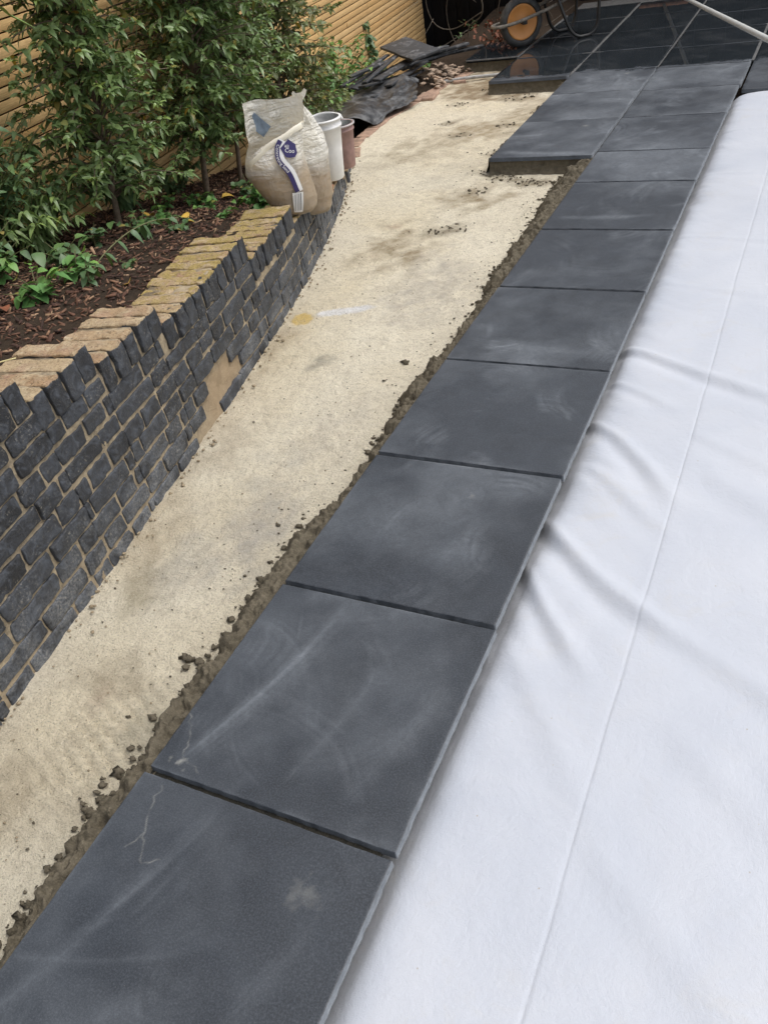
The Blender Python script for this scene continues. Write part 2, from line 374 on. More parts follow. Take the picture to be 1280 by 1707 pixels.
def bed_z(x,y):
    z=np.interp(y,BZy,BZ)
    m=np.exp(-((x+2.75)/.45)**2-((y-6.5)/.8)**2)*.20
    far=np.clip((-x-2.9)/.8,0,1)*np.clip((y-4)/3,0,1)*-.22
    return z+m+far+.018*fbm(x*3,y*3,0,3,2)
# ------------------------------------------------------------------ base ground
g=link_mesh('ground',[(-60,-60,-1.2),(60,-60,-1.2),(60,60,-1.2),(-60,60,-1.2)],[[(0,1,2,3)]],MAT['soil']);tag(g,kind='structure')
# path base (compacted pale crushed stone)
ny,nx=640,150
yy=np.linspace(-1.3,7.4,ny);uu=np.linspace(0,1,nx)
Y,U=np.meshgrid(yy,uu,indexing='ij');e=edge_x(Y)-.03;XR=-.13
X=e+(XR-e)*U
Z=-.092+.006*fbm(X*2.2,Y*2.2,0,3,1)+.0035*fbm(X*14,Y*14,0,4,5)+.0016*vn(X*60,Y*60,0,9)
dE=X-e
Z+=.018*np.exp(-dE/.05)*(1+.6*fbm(X*12,Y*12,0,3,8))*(Y<4.4)
# raked ripples left in the near sand
rip=G(X,Y,-.86,.02,.16,.22,.3)+.6*G(X,Y,-.78,.12,.1,.15)
Z+=.008*rip*np.sin((Y*.9+X*.35)*2*math.pi/.034+2*vn(X*9,Y*9,0,3))
Z+=-.004*G(X,Y,-1.1,.52,.10,.2)-.004*G(X,Y,-.93,.17,.12)
base=np.array([.88,.805,.635])
C=np.ones(X.shape+(3,))*base
n=fbm(X*1.3,Y*1.3,0,4,21)[...,None];C=C*(1-.0*n)+np.clip(n,0,1)*np.array([.12,.12,.11])
n=fbm(X*2.1+9,Y*1.6,0,4,31)[...,None];C=C*(1-np.clip(n,0,1)*.62*(1-np.array([.86,.78,.62])))
def stain(cx,cy,rx,ry,a,col,k):
    global C
    q_=fbm(X*13,Y*13,0,5,int(abs(cx*100)+cy*10));g_=G(X,Y,cx+0*X,cy,rx*1.15,ry*1.15,a);g_=np.clip(g_*1.25+q_*1.3*np.sqrt(g_)-.38,0,1)*(.6+.5*np.clip(.5+fbm(X*40,Y*40,0,3,5),0,1));g_=np.clip(g_*k*.75,0,1)[...,None];C=C*(1-g_)+np.array(col)*g_
stain(-1.078,.518,.07,.15,.3,(.27,.22,.12),.9);stain(-.95,.24,.10,.09,0,(.31,.245,.15),.8);stain(-.936,.174,.04,.05,0,(.36,.22,.16),.7)
stain(-1.19,.78,.09,.2,.2,(.34,.25,.14),.7);stain(-1.175,1.888,.05,.05,.5,(.22,.205,.17),.9);stain(-1.21,1.83,.03,.03,0,(.2,.18,.15),.8)
stain(-.755,.135,.05,.12,.2,(.36,.34,.26),.9);stain(-.9,-.12,.16,.12,0,(.37,.30,.2),.7);stain(-1.02,.65,.08,.16,0,(.4,.37,.32),.6)
stain(-1.3,1.25,.14,.2,0,(.38,.29,.18),.6);stain(-.9,1.4,.15,.3,.1,(.55,.5,.42),.6);stain(-1.0,.95,.12,.3,0,(.50,.47,.41),.6)
stain(-1.35,3.0,.2,.35,.3,(.37,.29,.18),1.3);stain(-1.2,3.7,.25,.2,0,(.36,.28,.17),1.3);stain(-1.45,4.1,.2,.3,0,(.55,.50,.40),.6)
stain(-1.55,5.0,.35,.3,0,(.40,.31,.19),1.3);stain(-1.75,6.0,.45,.30,0,(.30,.225,.14),1.6);stain(-2.1,6.3,.3,.4,0,(.30,.22,.13),1.6);stain(-1.9,6.9,.5,.3,0,(.2,.16,.1),1.8);stain(-1.3,5.5,.25,.45,0,(.42,.33,.21),1.3);stain(-1.15,4.5,.2,.5,0,(.45,.36,.24),1.2);stain(-1.9,4.6,.3,.3,0,(.50,.42,.29),1.2);stain(-1.35,.9,.10,.5,.2,(.46,.36,.22),1.3);stain(-1.45,1.9,.10,.4,.2,(.48,.38,.24),1.2);stain(-1.02,-.25,.15,.2,.2,(.46,.37,.24),1.2);stain(-.85,.85,.12,.25,0,(.52,.48,.41),1.2);stain(-1.0,2.6,.2,.4,0,(.55,.50,.42),1.1)
stain(-1.5,3.3,.06,.06,0,(.40,.24,.14),.7);stain(-1.42,2.9,.05,.05,0,(.38,.24,.15),.7)
for (a_,b_) in [(-1.206,3.24),(-1.12,3.28),(-1.173,3.80),(-1.164,4.05),(-1.05,4.0),(-.95,3.95),(-.85,3.95),(-1.28,4.15),(-1.3,4.5),(-1.28,4.9),(-1.25,5.4),(-1.9,5.2),(-1.7,4.9),(-1.42,5.1),(-1.6,5.75),(-2.0,5.7)]:stain(a_,b_,.09,.07,0,(.27,.225,.15),1.2)
near=np.exp(-dE/.10)*(Y<4.4);near=(near*(.5+.5*np.clip(fbm(X*6,Y*6,0,3,55)+.6,0,1)))[...,None]*.5;C=C*(1-near)+np.array([.50,.45,.38])*near
mj=np.exp((X+.66)/.10);mj=np.clip(mj*(.5+.5*fbm(X*12,Y*12,0,3,77)),0,1)[...,None]*.5;C=C*(1-mj)+np.array([.30,.25,.17])*mj
# sprayed setting-out marks
edge=.5*fbm(X*28,Y*28,0,4,91)
yl=np.clip((G(X,Y,-1.455,2.215,.055,.075,.2)+edge*.5-.42)*6,0,1)[...,None]*.85;C=C*(1-yl)+np.array([.68,.47,.12])*yl
wm=np.clip((G(X,Y,-1.30,2.315,.17,.042,.45)+edge*.45-.45)*6,0,1)[...,None]*.95;C=C*(1-wm)+np.array([.86,.85,.84])*wm
V=np.stack([X,Y,Z],-1).reshape(-1,3)
o=link_mesh('path',V,[gridf(ny,nx)],MAT['sand'],smooth=True,attrs={'col':C.reshape(-1,3)});tag(o,kind='structure')
# planting bed soil
ny,nx=200,60
yy=np.linspace(-1.3,10.5,ny);uu=np.linspace(0,1,nx);Y,U=np.meshgrid(yy,uu,indexing='ij')
xr=edge_x(Y)-np.where(Y<4.5,.16,.06);X=-5.2+(xr+5.2)*U**.8
Z=bed_z(X,Y);V=np.stack([X,Y,Z],-1).reshape(-1,3)
o=link_mesh('planting_bed',V,[gridf(ny,nx)],MAT['soil'],smooth=True);tag(o,kind='structure')
# far earth under / behind the deck
ny,nx=60,120;yy=np.linspace(5.2,10.5,ny);xx=np.linspace(-2.9,7,nx);Y,X=np.meshgrid(yy,xx,indexing='ij')
Z=-.10+.012*fbm(X*3,Y*3,0,3,12)+.05*np.clip((Y-8.6)*2,0,1)+np.where(X<-2.0,.03,0)*np.clip((Y-7.5)*2,0,1)
# open the pool corner: keep the earth only where the deck stands
Z=np.where((X>-.1)&(Y<5.35),-.3,Z);Z=np.where((Y<7.3)&(X<-.1),Z-.04,Z)
o=link_mesh('earth',np.stack([X,Y,Z],-1).reshape(-1,3),[gridf(ny,nx)],MAT['soil'],smooth=True);tag(o,kind='structure')
# ------------------------------------------------------------------ paving slabs
def slab(x0,x1,y0,y1,n,seed,label,group,strokes=None,pale=None,z=0.,skew=0,thick=.021,cracks=None):
    rs=np.random.RandomState(seed);cx,cy=(x0+x1)/2,(y0+y1)/2;wx,wy=x1-x0,y1-y0
    a=np.linspace(-.5,.5,n+1);U,W=np.meshgrid(a,a,indexing='ij');x=U*wx;y=W*wy
    e=np.minimum(np.minimum(.5-abs(U),.5-abs(W))*wx,1)
    # slightly worn arris
    nick=.0016*np.clip(vn(x*70+seed,y*70,0,seed)-.35,0,1)*(e<.004)
    z_=-nick+.0003*fbm(x*4,y*4,0,2,seed)
    d=.06+.46*fbm(x*3.1+seed,y*3.1,0,5,seed)+.10*fbm(x*16+seed,y*16,0,4,seed+9)
    for k in range(rs.randint(7,12)):
        r=rs.uniform(.06,.40);ac=rs.uniform(0,6.28);c0=(rs.uniform(-.3,.3)-math.cos(ac)*r,rs.uniform(-.3,.3)-math.sin(ac)*r)
        rr=np.hypot(x-c0[0],y-c0[1])+.01*vn(x*8,y*8,0,k);an=np.arctan2(y-c0[1],x-c0[0]);da=np.angle(np.exp(1j*(an-ac)))
        wd=rs.uniform(.02,.09);aw=rs.uniform(.25,.8)
        st=np.exp(-((rr-r)/wd)**2)*np.exp(-(da/aw)**4)*(.5+.7*vn(rr*150,an*2.5,0,k+seed)+.35*vn(x*18,y*18,0,k))*rs.uniform(.10,.34)*(.45 if seed<102 else 1)
        d=d+st
    for (px,py,qx,qy,wd,am) in (strokes or []):   # straight-ish smears, slab coordinates 0..1
        p=np.array([(px-.5)*wx,(py-.5)*wy]);q=np.array([(qx-.5)*wx,(qy-.5)*wy]);dv=q-p;L=np.hypot(*dv);dv/=L
        t=((x-p[0])*dv[0]+(y-p[1])*dv[1])/L;s=-(x-p[0])*dv[1]+(y-p[1])*dv[0];s=s+.05*np.sin(t*2.6)*L
        d=d+.6*am*np.exp(-(s/wd)**2)*np.clip(np.minimum((t+.05)*8,(1.05-t)*3),0,1)*(t>-.05)*(t<1.05)*(.75+.4*vn(s*160,t*2,0,5))
    d=d+.30*np.exp(-e/.004)*np.clip(.2+1.2*vn(x*14,y*14,0,seed+3),0,1)+.10*np.exp(-e/.06)*vn(x*6,y*6,0,seed+4)
    if 100+7<=seed<100+12 or 200<=seed<203:d=d*1.25+.16  # far slabs paler: more dust, plus grazing sky reflection painted in
    d=np.clip(d*.66,0,.9)
    pl=np.zeros_like(d)
    for (px,py,r,am) in (pale or []):
        gg=G(x,y,(px-.5)*wx,(py-.5)*wy,r,r*.75);pl+=am*np.clip(gg*1.3+1.1*fbm(x*60,y*60,0,4,seed)*(gg>.04)-.42,0,1)
    for cr in (cracks or []):
        for (ax_,ay_),(bx_,by_) in zip(cr[:-1],cr[1:]):
            p=np.array([(ax_-.5)*wx,(ay_-.5)*wy]);q=np.array([(bx_-.5)*wx,(by_-.5)*wy]);dv=q-p;L2=dv@dv
            t=np.clip(((x-p[0])*dv[0]+(y-p[1])*dv[1])/L2,0,1);D2=np.hypot(x-p[0]-t*dv[0],y-p[1]-t*dv[1])
            pl=np.maximum(pl,.26*(.3+1.3*np.clip(.4+vn(x*60,y*60,0,3),0,1))*np.exp(-(D2/.0013)**2))
    V=np.stack([x,y,z_],-1).reshape(-1,3);P=[gridf(n+1,n+1)]
    N=n+1;loop=[i*N for i in range(n)]+[n*N+j for j in range(n)]+[i*N+n for i in range(n,0,-1)]+[j for j in range(n,0,-1)]
    loop=np.array(loop);B=V[loop];out=np.zeros((len(loop),3));bx=B[:,0]/wx;by=B[:,1]/wy
    out[:,0]=np.where(abs(bx)>.4999,np.sign(bx),0);out[:,1]=np.where(abs(by)>.4999,np.sign(by),0)
    jit=.0012*vn(B[:,0]*60,B[:,1]*60,0,seed+8)[:,None]
    r1=B+out*(.0007+jit*.6)+[0,0,-.0009];r2=B+out*(.0014+jit);r2[:,2]=-thick
    base_=len(V);m=len(loop);V=np.vstack([V,r1,r2]);k=np.arange(m);k2=(k+1)%m
    P.append(np.c_[loop[k],base_+k,base_+k2,loop[k2]]);P.append(np.c_[base_+k,base_+m+k,base_+m+k2,base_+k2])
    P.append((base_+m+np.arange(m))[None,:])
    da=np.concatenate([d.ravel(),np.where(out[:,0]>.5,.55,.15),np.where(out[:,0]>.5,.6,.06)]);pa=np.concatenate([pl.ravel(),np.zeros(2*m)])  # pool-facing edge painted lighter as the lit side, other edges darker
    tx,ty=rs.uniform(-.0022,.0022,2);V[:,2]+=V[:,0]*tx+V[:,1]*ty
    o=link_mesh('paving_slab',V,P,MAT['slab'],attrs={'dust':np.clip(da,0,1),'pale':np.clip(pa,0,1)})
    o.location=(cx,cy,z);o.rotation_euler=(0,0,skew+rs.uniform(-.002,.002))
    return tag(o,label,'paving slab',group)
J1=[-.606,0.,.607,1.214,1.820,2.432,3.045,3.668,4.156,4.79,5.39,5.96,6.54,7.10,7.70,8.30,8.88]
ORD='nearest second third fourth fifth sixth seventh eighth ninth tenth eleventh twelfth thirteenth fourteenth fifteenth sixteenth'.split()
GR='dark slate paving slabs'
stro={0:[(.02,.05,.30,.95,.016,.30),(.0,.30,.55,.55,.01,.25),(.05,.0,.5,.4,.02,.22),(.75,.4,.86,.85,.03,.22),(.2,.5,.35,.98,.008,.25)],
      1:[(.10,.08,.32,.96,.012,.55),(.13,.08,.36,.96,.03,.35),(.52,.1,.62,.8,.012,.22),(.75,.1,.9,.7,.02,.18)],
      2:[(.64,.3,.70,.62,.02,.30)],4:[(.05,.25,.9,.2,.05,.35)],6:[(.05,.22,.85,.3,.025,.6)]}
pal={1:[(.10,.05,.018,1.1)],0:[(.78,.80,.035,.16)],2:[(.62,.78,.012,.3)]}
def jag(a,b,n,sd):
    r_=np.random.RandomState(sd);t=np.linspace(0,1,n);d=np.array(b)-np.array(a);N=np.array([-d[1],d[0]])
    return [tuple(np.array(a)+d*k+N*r_.uniform(-.09,.09)*(0<k<1)) for k in t]
CRK={0:[jag((.10,.975),(.155,.80),9,1),jag((.155,.80),(.215,.70),8,2),jag((.215,.70),(.27,.735),6,3),jag((.155,.80),(.12,.73),5,4)],1:[jag((.005,.25),(.075,.15),7,5),jag((.075,.15),(.10,.07),6,6),jag((.10,.07),(.20,.03),7,7)]}
for i in range(len(J1)-1):
    gap=.0085 if i<8 else .005
    wet=' wet' if i>=12 else ('half wet' if i==11 else 'dry')
    nm=('dry dark slate slab nearest the camera, cut off by the bottom of the picture' if i==0 else
        f"{wet.strip()} dark slate slab, {ORD[i]} from the camera in the row along the white cover")
    slab(-.597+RS.uniform(-.003,.003),RS.uniform(-.003,.003)+(.010 if i>9 else 0),J1[i]+gap,J1[i+1]-gap,230 if i<2 else (120 if i<5 else (80 if i<9 else 44)),100+i,nm,GR,stro.get(i),pal.get(i),z=RS.uniform(-.0015,.0015),cracks=CRK.get(i))
J2=[4.10,4.80,5.43,6.00,6.63,7.31,7.93,8.55]
for i in range(7):
    nm=f"{'dry' if i<3 else 'wet'} slab, {ORD[i]+' one' if i else 'front one'}, in second row from the white cover{', bare mortar beneath its front' if i==0 else ''}"
    slab(-1.213,-.612,J2[i]+.004,J2[i+1]-.004,60 if i<3 else 30,200+i,nm,GR,[(.1,.15,.95,.08,.03,.6)] if i==0 else None,[(.7,.8,.02,.5)] if i in(0,2) else None)
J3=[5.93,6.63,7.33,7.96,8.58]
for i in range(4):
    slab(-1.845,-1.228,J3[i]+.004,J3[i+1]-.004,30,300+i,f"wet slab, {ORD[i]+' one' if i else 'front one'}, in third row from the white cover{', reflecting the orange wheel' if i==0 else ', near the wheelbarrow legs'}",GR)
slab(-2.33,-1.87,6.72,7.36,30,401,'wet dark slab lying beside the barrow wheel, outermost on the left',GR)
J0=[5.262,5.90,6.50,7.10,7.70]
for i in range(4):
    slab(.03,.628,J0[i]+.004,J0[i+1]-.004,30,500+i,['half wet slab at the far end of the white cover, by right picture edge','wet slab behind the half wet one, at the right picture edge','wet slab near where the white pole crosses the right picture edge','wet slab behind the pole, right of the long slab row'][i],GR)
# joints (sunk dark strips) and pale grout between wet slabs
mb=MB()
for a,b,c,d,z in [(-.598,-.03,-.7,5.9,-.0175),(-1.21,-.603,4.12,6.0,-.0175),(.035,.625,5.27,5.9,-.0175)]:
    mb.add(*boxv(((a+b)/2,(c+d)/2,z-.006),(b-a,d-c,.012)))
o=mb.build('joint_bed',MAT['joint']);tag(o,kind='structure')
mb=MB()
for a,b,c,d in [(-1.85,.62,6.01,8.88),(-2.32,-1.85,6.74,7.35)]: mb.add(*boxv(((a+b)/2,(c+d)/2,-.0095),(b-a,d-c,.012)))
def line(x0,y0,x1,y1,wd,zz=.0012):
    n=max(3,int(math.hypot(x1-x0,y1-y0)/.03));t=np.linspace(0,1,n);x=x0+(x1-x0)*t;y=y0+(y1-y0)*t
    dx,dy=x1-x0,y1-y0;L=math.hypot(dx,dy);nx_,ny_=-dy/L,dx/L
    w1=wd*(.6+.7*abs(fbm(t*9+x0*7,t*0+y0,0,3,3)));w2=wd*(.6+.7*abs(fbm(t*9+x0*7+50,t*0+y0,0,3,3)))
    w1[[0,-1]]=.001;w2[[0,-1]]=.001
    A=np.c_[x+nx_*w1,y+ny_*w1,np.full(n,zz)];B=np.c_[x-nx_*w2,y-ny_*w2,np.full(n,zz)];A0=A-[0,0,.008];B0=B-[0,0,.008]
    mb.add(np.vstack([A,B,A0,B0]),[[(i,i+1,n+i+1,n+i) for i in range(n-1)],[(i,2*n+i,2*n+i+1,i+1) for i in range(n-1)],[(n+i,n+i+1,3*n+i+1,3*n+i) for i in range(n-1)]])
line(-1.221,5.95,-1.221,6.3,.012);line(-1.221,6.62,-1.221,8.5,.013);line(-1.858,6.7,-1.858,8.3,.010);line(-.606,6.62,-.606,8.3,.005);line(-2.32,6.715,-1.86,6.715,.016)
line(-1.30,6.625,-1.13,6.625,.010,.0016)
for y in (7.32,7.945,8.56):line(-1.84,y,-1.23,y,.0025)
o=mb.build('grout',MAT['grout']);tag(o,kind='structure')
# white film of grout washed to the edge of the wet area is left to the slab material
# ------------------------------------------------------------------ mortar bedding under the slabs (one mass, uncountable)
def ribbon(ys,x_in,widths,seed,ztop=-.016,zb=-.098):
    """lumpy bank of mortar squeezed out on the left of a slab row"""
    n=len(ys);m=40;t=np.linspace(0,1,m);V=[]
    Yg,Tg=np.meshgrid(ys,t,indexing='ij');W=widths[:,None]
    Xg=x_in-Tg*W
    prof=np.where(Tg<.55,1-.18*Tg,(1-((Tg-.55)/.45)**1.6)*.9)
    Zg=zb+(ztop-zb)*prof
    amp=.012*np.clip(Tg*3,0,1)
    Zg+=amp*fbm(Xg*30,Yg*30,0,5,seed)*2.4*(.35+1.1*np.clip(.5+1.6*fbm(Yg*1.7,Yg*0,0,2,seed+40),0,1));Zg+=.006*vn(Xg*140,Yg*140,0,seed)*np.clip(Tg*4,0,1)
    Xg-=.012*fbm(Yg*30,Tg*4,0,4,seed+2)*np.clip(Tg*2,0,1)
    Zg=np.where(Tg<.12,np.minimum(Zg,ztop),Zg);Zg=np.minimum(Zg,-.004)
    Zg[:,-1]=zb-.01
    return np.stack([Xg,Yg,Zg],-1).reshape(-1,3),[gridf(n,m)]
mb=MB()
ys=np.arange(-.75,5.96,.005)
wy=[-.75,-.42,-.2,-.03,.19,.32,.49,.68,.9,1.04,1.2,1.37,1.67,1.85,2.04,2.4,2.78,3.27,3.69,4.06,4.1];ww=[.09,.095,.125,.10,.14,.115,.145,.15,.145,.085,.08,.10,.145,.12,.10,.10,.15,.16,.19,.19,.02]
wid=np.interp(ys,wy,ww)*.92+.022*fbm(ys*7,ys*0,0,4,6)+.02*fbm(ys*28,ys*0,0,3,9)
k=ys<4.14
mb.add(*ribbon(ys[k],-.585,np.clip(wid[k],.03,.3),3))
k=(ys>4.13);w2=np.clip(.05+.05*fbm(ys*4,ys*0,0,4,16),.02,.2);mb.add(*ribbon(ys[k],-1.20,w2[k],23))
# vertical mortar faces under exposed slab fronts
def bank(x0,x1,y,seed,out=.035):
    xs=np.arange(x0,x1,.008);n=len(xs);t=np.linspace(0,1,16);Xg,Tg=np.meshgrid(xs,t,indexing='ij')
    Yg=y+.012-out*Tg**2*(1+.5*fbm(Xg*9,Tg,0,3,seed))+.006*fbm(Xg*30,Tg*4,0,4,seed);Zg=-.0215-(.08)*Tg+.003*fbm(Xg*50,Tg*9,0,3,seed)*np.clip(Tg*4,0,1)
    mb.add(np.stack([Xg,Yg,Zg],-1).reshape(-1,3),[gridf(n,16)])
bank(-1.215,-.60,4.10,1);bank(-1.85,-1.2,5.93,2);bank(-2.34,-1.86,6.72,3)
for a,b,c,d in [(-.60,-.085,-.72,5.9),(-1.20,-.6,4.115,6.0),(-1.84,-1.2,5.945,8.6),(-1.2,-.085,6.0,8.8),(-2.32,-1.84,6.735,7.35),(.05,.6,5.29,7.7)]:
    mb.add(*boxv(((a+b)/2,(c+d)/2,-.066),(b-a,d-c,.078)))
o=mb.build('mortar_bed',MAT['mortar'],smooth=True);tag(o,'dark lumpy mortar bedding squeezed out along the slab edges','mortar bed',kind='stuff')
# loose clods
mb=MB();q=0
def clods(cx,cy,rx,ry,n,rmin,rmax):
    global q
    for _ in range(n):
        q+=1;x=cx+RS.normal()*rx;y=cy+RS.normal()*ry;r=RS.uniform(rmin,rmax)*(.8 if RS.rand()<.85 else 1.35)
        mb.add(*blob((x,y,-.09+r*.25),r,q,.8,(1.25,.95,.6),2))
for y in np.arange(-.5,4.05,.05):
    wv=float(np.interp(y,wy,ww));clods(-.585-wv*.92,y,.018,.03,5,.003,.010)
    if RS.rand()<.5:clods(-.60-wv*1.15,y,.05,.04,5,.0012,.004)
clods(-.715,-.06,.025,.03,12,.005,.011);clods(-.705,.03,.02,.02,8,.004,.010);clods(-.70,-.12,.025,.02,8,.004,.010);clods(-.735,.36,.02,.02,5,.005,.010);clods(-.80,.33,.02,.02,2,.008,.012)
for (x,y) in [(-1.206,3.24),(-1.12,3.28),(-1.173,3.80),(-1.164,4.05),(-1.05,4.0),(-.95,3.95),(-.85,3.95),(-1.28,4.15),(-1.3,4.5),(-1.28,4.9),(-1.25,5.4)]:clods(x,y,.05,.035,16,.0025,.007)
for (x,y) in [(-1.9,5.2),(-1.7,4.9),(-1.42,5.1),(-1.6,5.75),(-2.0,5.7),(-1.9,6.1),(-1.5,5.8)]:clods(x,y,.045,.03,10,.003,.008)
clods(-.82,1.915,.004,.004,1,.009,.010);clods(-1.3,4.6,.3,.8,60,.001,.004);clods(-1.,.6,.15,.8,90,.0008,.0028);clods(-1.25,2.4,.25,.9,90,.001,.003)
o=mb.build('mortar_crumbs',MAT['mortar']);tag(o,'dark crumbs and clods of mortar scattered on the pale path','mortar crumbs',kind='stuff')
# small stones along the wall foot
mb=MB()
for i in range(240):
    y=RS.uniform(-.3,4.4);x=float(edge_x(y))+abs(RS.normal())*.03+.004;r=RS.uniform(.002,.008);mb.add(*blob((x,y,-.082+r*.3),r,i,.4,(1,1,.7),1))
for i in range(260):
    y=RS.uniform(-.5,5.5);x=RS.uniform(float(edge_x(y)),-.75);r=RS.uniform(.0012,.0035);mb.add(*blob((x,y,-.089+r*.3),r,i,.4,(1,1,.7),1))
o=mb.build('gravel',MAT['brickmortar'],smooth=True);tag(o,'loose sandy crumbs at the foot of the brick wall','gravel',kind='stuff')
# ------------------------------------------------------------------ white cover over the pool
xs=np.concatenate([np.linspace(-.09,.30,78)[:-1],np.linspace(.30,.312,5)[:-1],np.linspace(.312,1.5,110)[:-1],np.linspace(1.5,4.6,40)])
ysv=np.linspace(-1.6,5.30,600);Y,X=np.meshgrid(ysv,xs,indexing='ij')
fold=fbm(Y*2.2,Y*0,0,3,61);fine=fbm(Y*6+X*2.,X*3,0,3,64)
wdt=.030+.012*fold+.008*fine;wdt=np.clip(wdt,.015,.07)
foldamp=np.clip((Y-.3)*2,0,1)*.6+.4
dk=.030*(1+.30*fbm(Y*3.2,Y*0,0,3,66)+.42*fbm(Y*9+X*8,X*6,0,3,67)*np.clip((Y-.2)*1.2,.25,1));dk=np.clip(dk,.016,.07);Xp=np.clip(X,0,9);Z=-.036-.010*np.exp(-Xp/.20)-.026*np.exp(-Xp/dk)-.85*np.clip(-X,0,1)
sc=fbm(Y*7.5+X*3.5,X*2,0,3,63)*2.2*np.clip(.35+fbm(Y*1.1,Y*0,0,2,69)*1.5,.12,1);Z+=.012*foldamp*sc*np.exp(-(np.clip(X-.02,0,9)/.075)**1.3)+.0045*foldamp*fbm(Y*14+X*9,X*5,0,3,73)*np.exp(-np.clip(X,0,9)/.14)*np.clip(X*40+.6,0,1)
Z+=.0022*fbm(X*3,Y*3,0,3,41)+.0011*fbm(X*9,Y*5,0,3,42)
def ridge(p0,p1,wd,h,fade=.5,bend=0):
    global Z
    p0=np.array(p0,float);d=np.array(p1,float)-p0;L=np.hypot(*d);d/=L
    t=((X-p0[0])*d[0]+(Y-p0[1])*d[1])/L;s=-(X-p0[0])*d[1]+(Y-p0[1])*d[0]+bend*np.sin(t*3.1)
    wn=wd*(1+.8*np.clip(t,0,1.5));h=h*.72;env=np.clip((t+.1)*8,0,1)*np.clip((1.25-t)*2.2,0,1)
    Z+=h*env*(np.exp(-(s/wn)**2)-.75*np.exp(-((s+wn*1.7)/(wn*1.3))**2))
ridge((-.01,2.086),(.55,1.79),.016,.013,bend=.012);ridge((-.02,1.615),(.28,1.27),.015,.012,bend=-.015)
ridge((-.02,1.09),(.34,.76),.017,.015,bend=.02);ridge((.30,.80),(.80,.50),.022,.007);ridge((-.02,.90),(.20,.60),.014,.012,bend=.01)
ridge((.0,2.62),(.45,2.5),.012,.003);ridge((.0,3.1),(.5,3.0),.012,.003);ridge((.0,3.9),(.5,3.85),.012,.003);ridge((0,4.6),(.4,4.6),.012,.003)
ridge((.02,.62),(.3,.25),.02,.004);ridge((.45,.45),(.9,.1),.03,.004);ridge((.4,1.35),(.8,1.05),.03,.005);ridge((.05,1.35),(.3,1.1),.015,.005)
ridge((.33,1.55),(.75,1.3),.02,.004);ridge((.0,1.85),(.22,1.7),.011,.005);ridge((.35,.15),(.8,-.2),.03,.004)
# welded seam: right panel lies over the left one
sx=.303+.0035*fbm(Y*1.1,Y*0,0,3,71)+.0012*vn(Y*9,Y*0,0,72)
Z+=.0006/(1+np.exp(-(X-sx)/.0016))-.0016*np.exp(-((X-sx)/.0032)**2)
k_=np.clip((Y-5.05)/.22,0,1);k_=k_*k_*(3-2*k_);Z=Z+(.028-.03*np.clip((Y-5.255)/.03,0,1))*k_
cov=empty('pool_cover',(1.6,1.9,-.05),'large white felt sheet laid beside the slab row, creased, filling the right of the picture','cover sheet')
sn=int(np.searchsorted(xs,.3055))
V=np.stack([X,Y,Z],-1)-np.array([1.6,1.9,-.05])
A=V[:,:sn+1];B=V[:,sn:]
link_mesh('edge_panel',A.reshape(-1,3),[gridf(*A.shape[:2])],MAT['cover'],cov,True);link_mesh('main_panel',B.reshape(-1,3),[gridf(*B.shape[:2])],MAT['cover'],cov,True)
# support under the cover
o=link_mesh('ground_under_cover',[(-.02,-2,-.30),(6,-2,-.30),(6,5.3,-.30),(-.02,5.3,-.30)],[[(0,1,2,3)]],MAT['brickmortar']);tag(o,kind='structure')
mb=MB();mb.add(*boxv((-.095,1.75,-.19),(.02,7.1,.26)));o=mb.build('pool_edge',MAT['mortar']);tag(o,kind='structure')
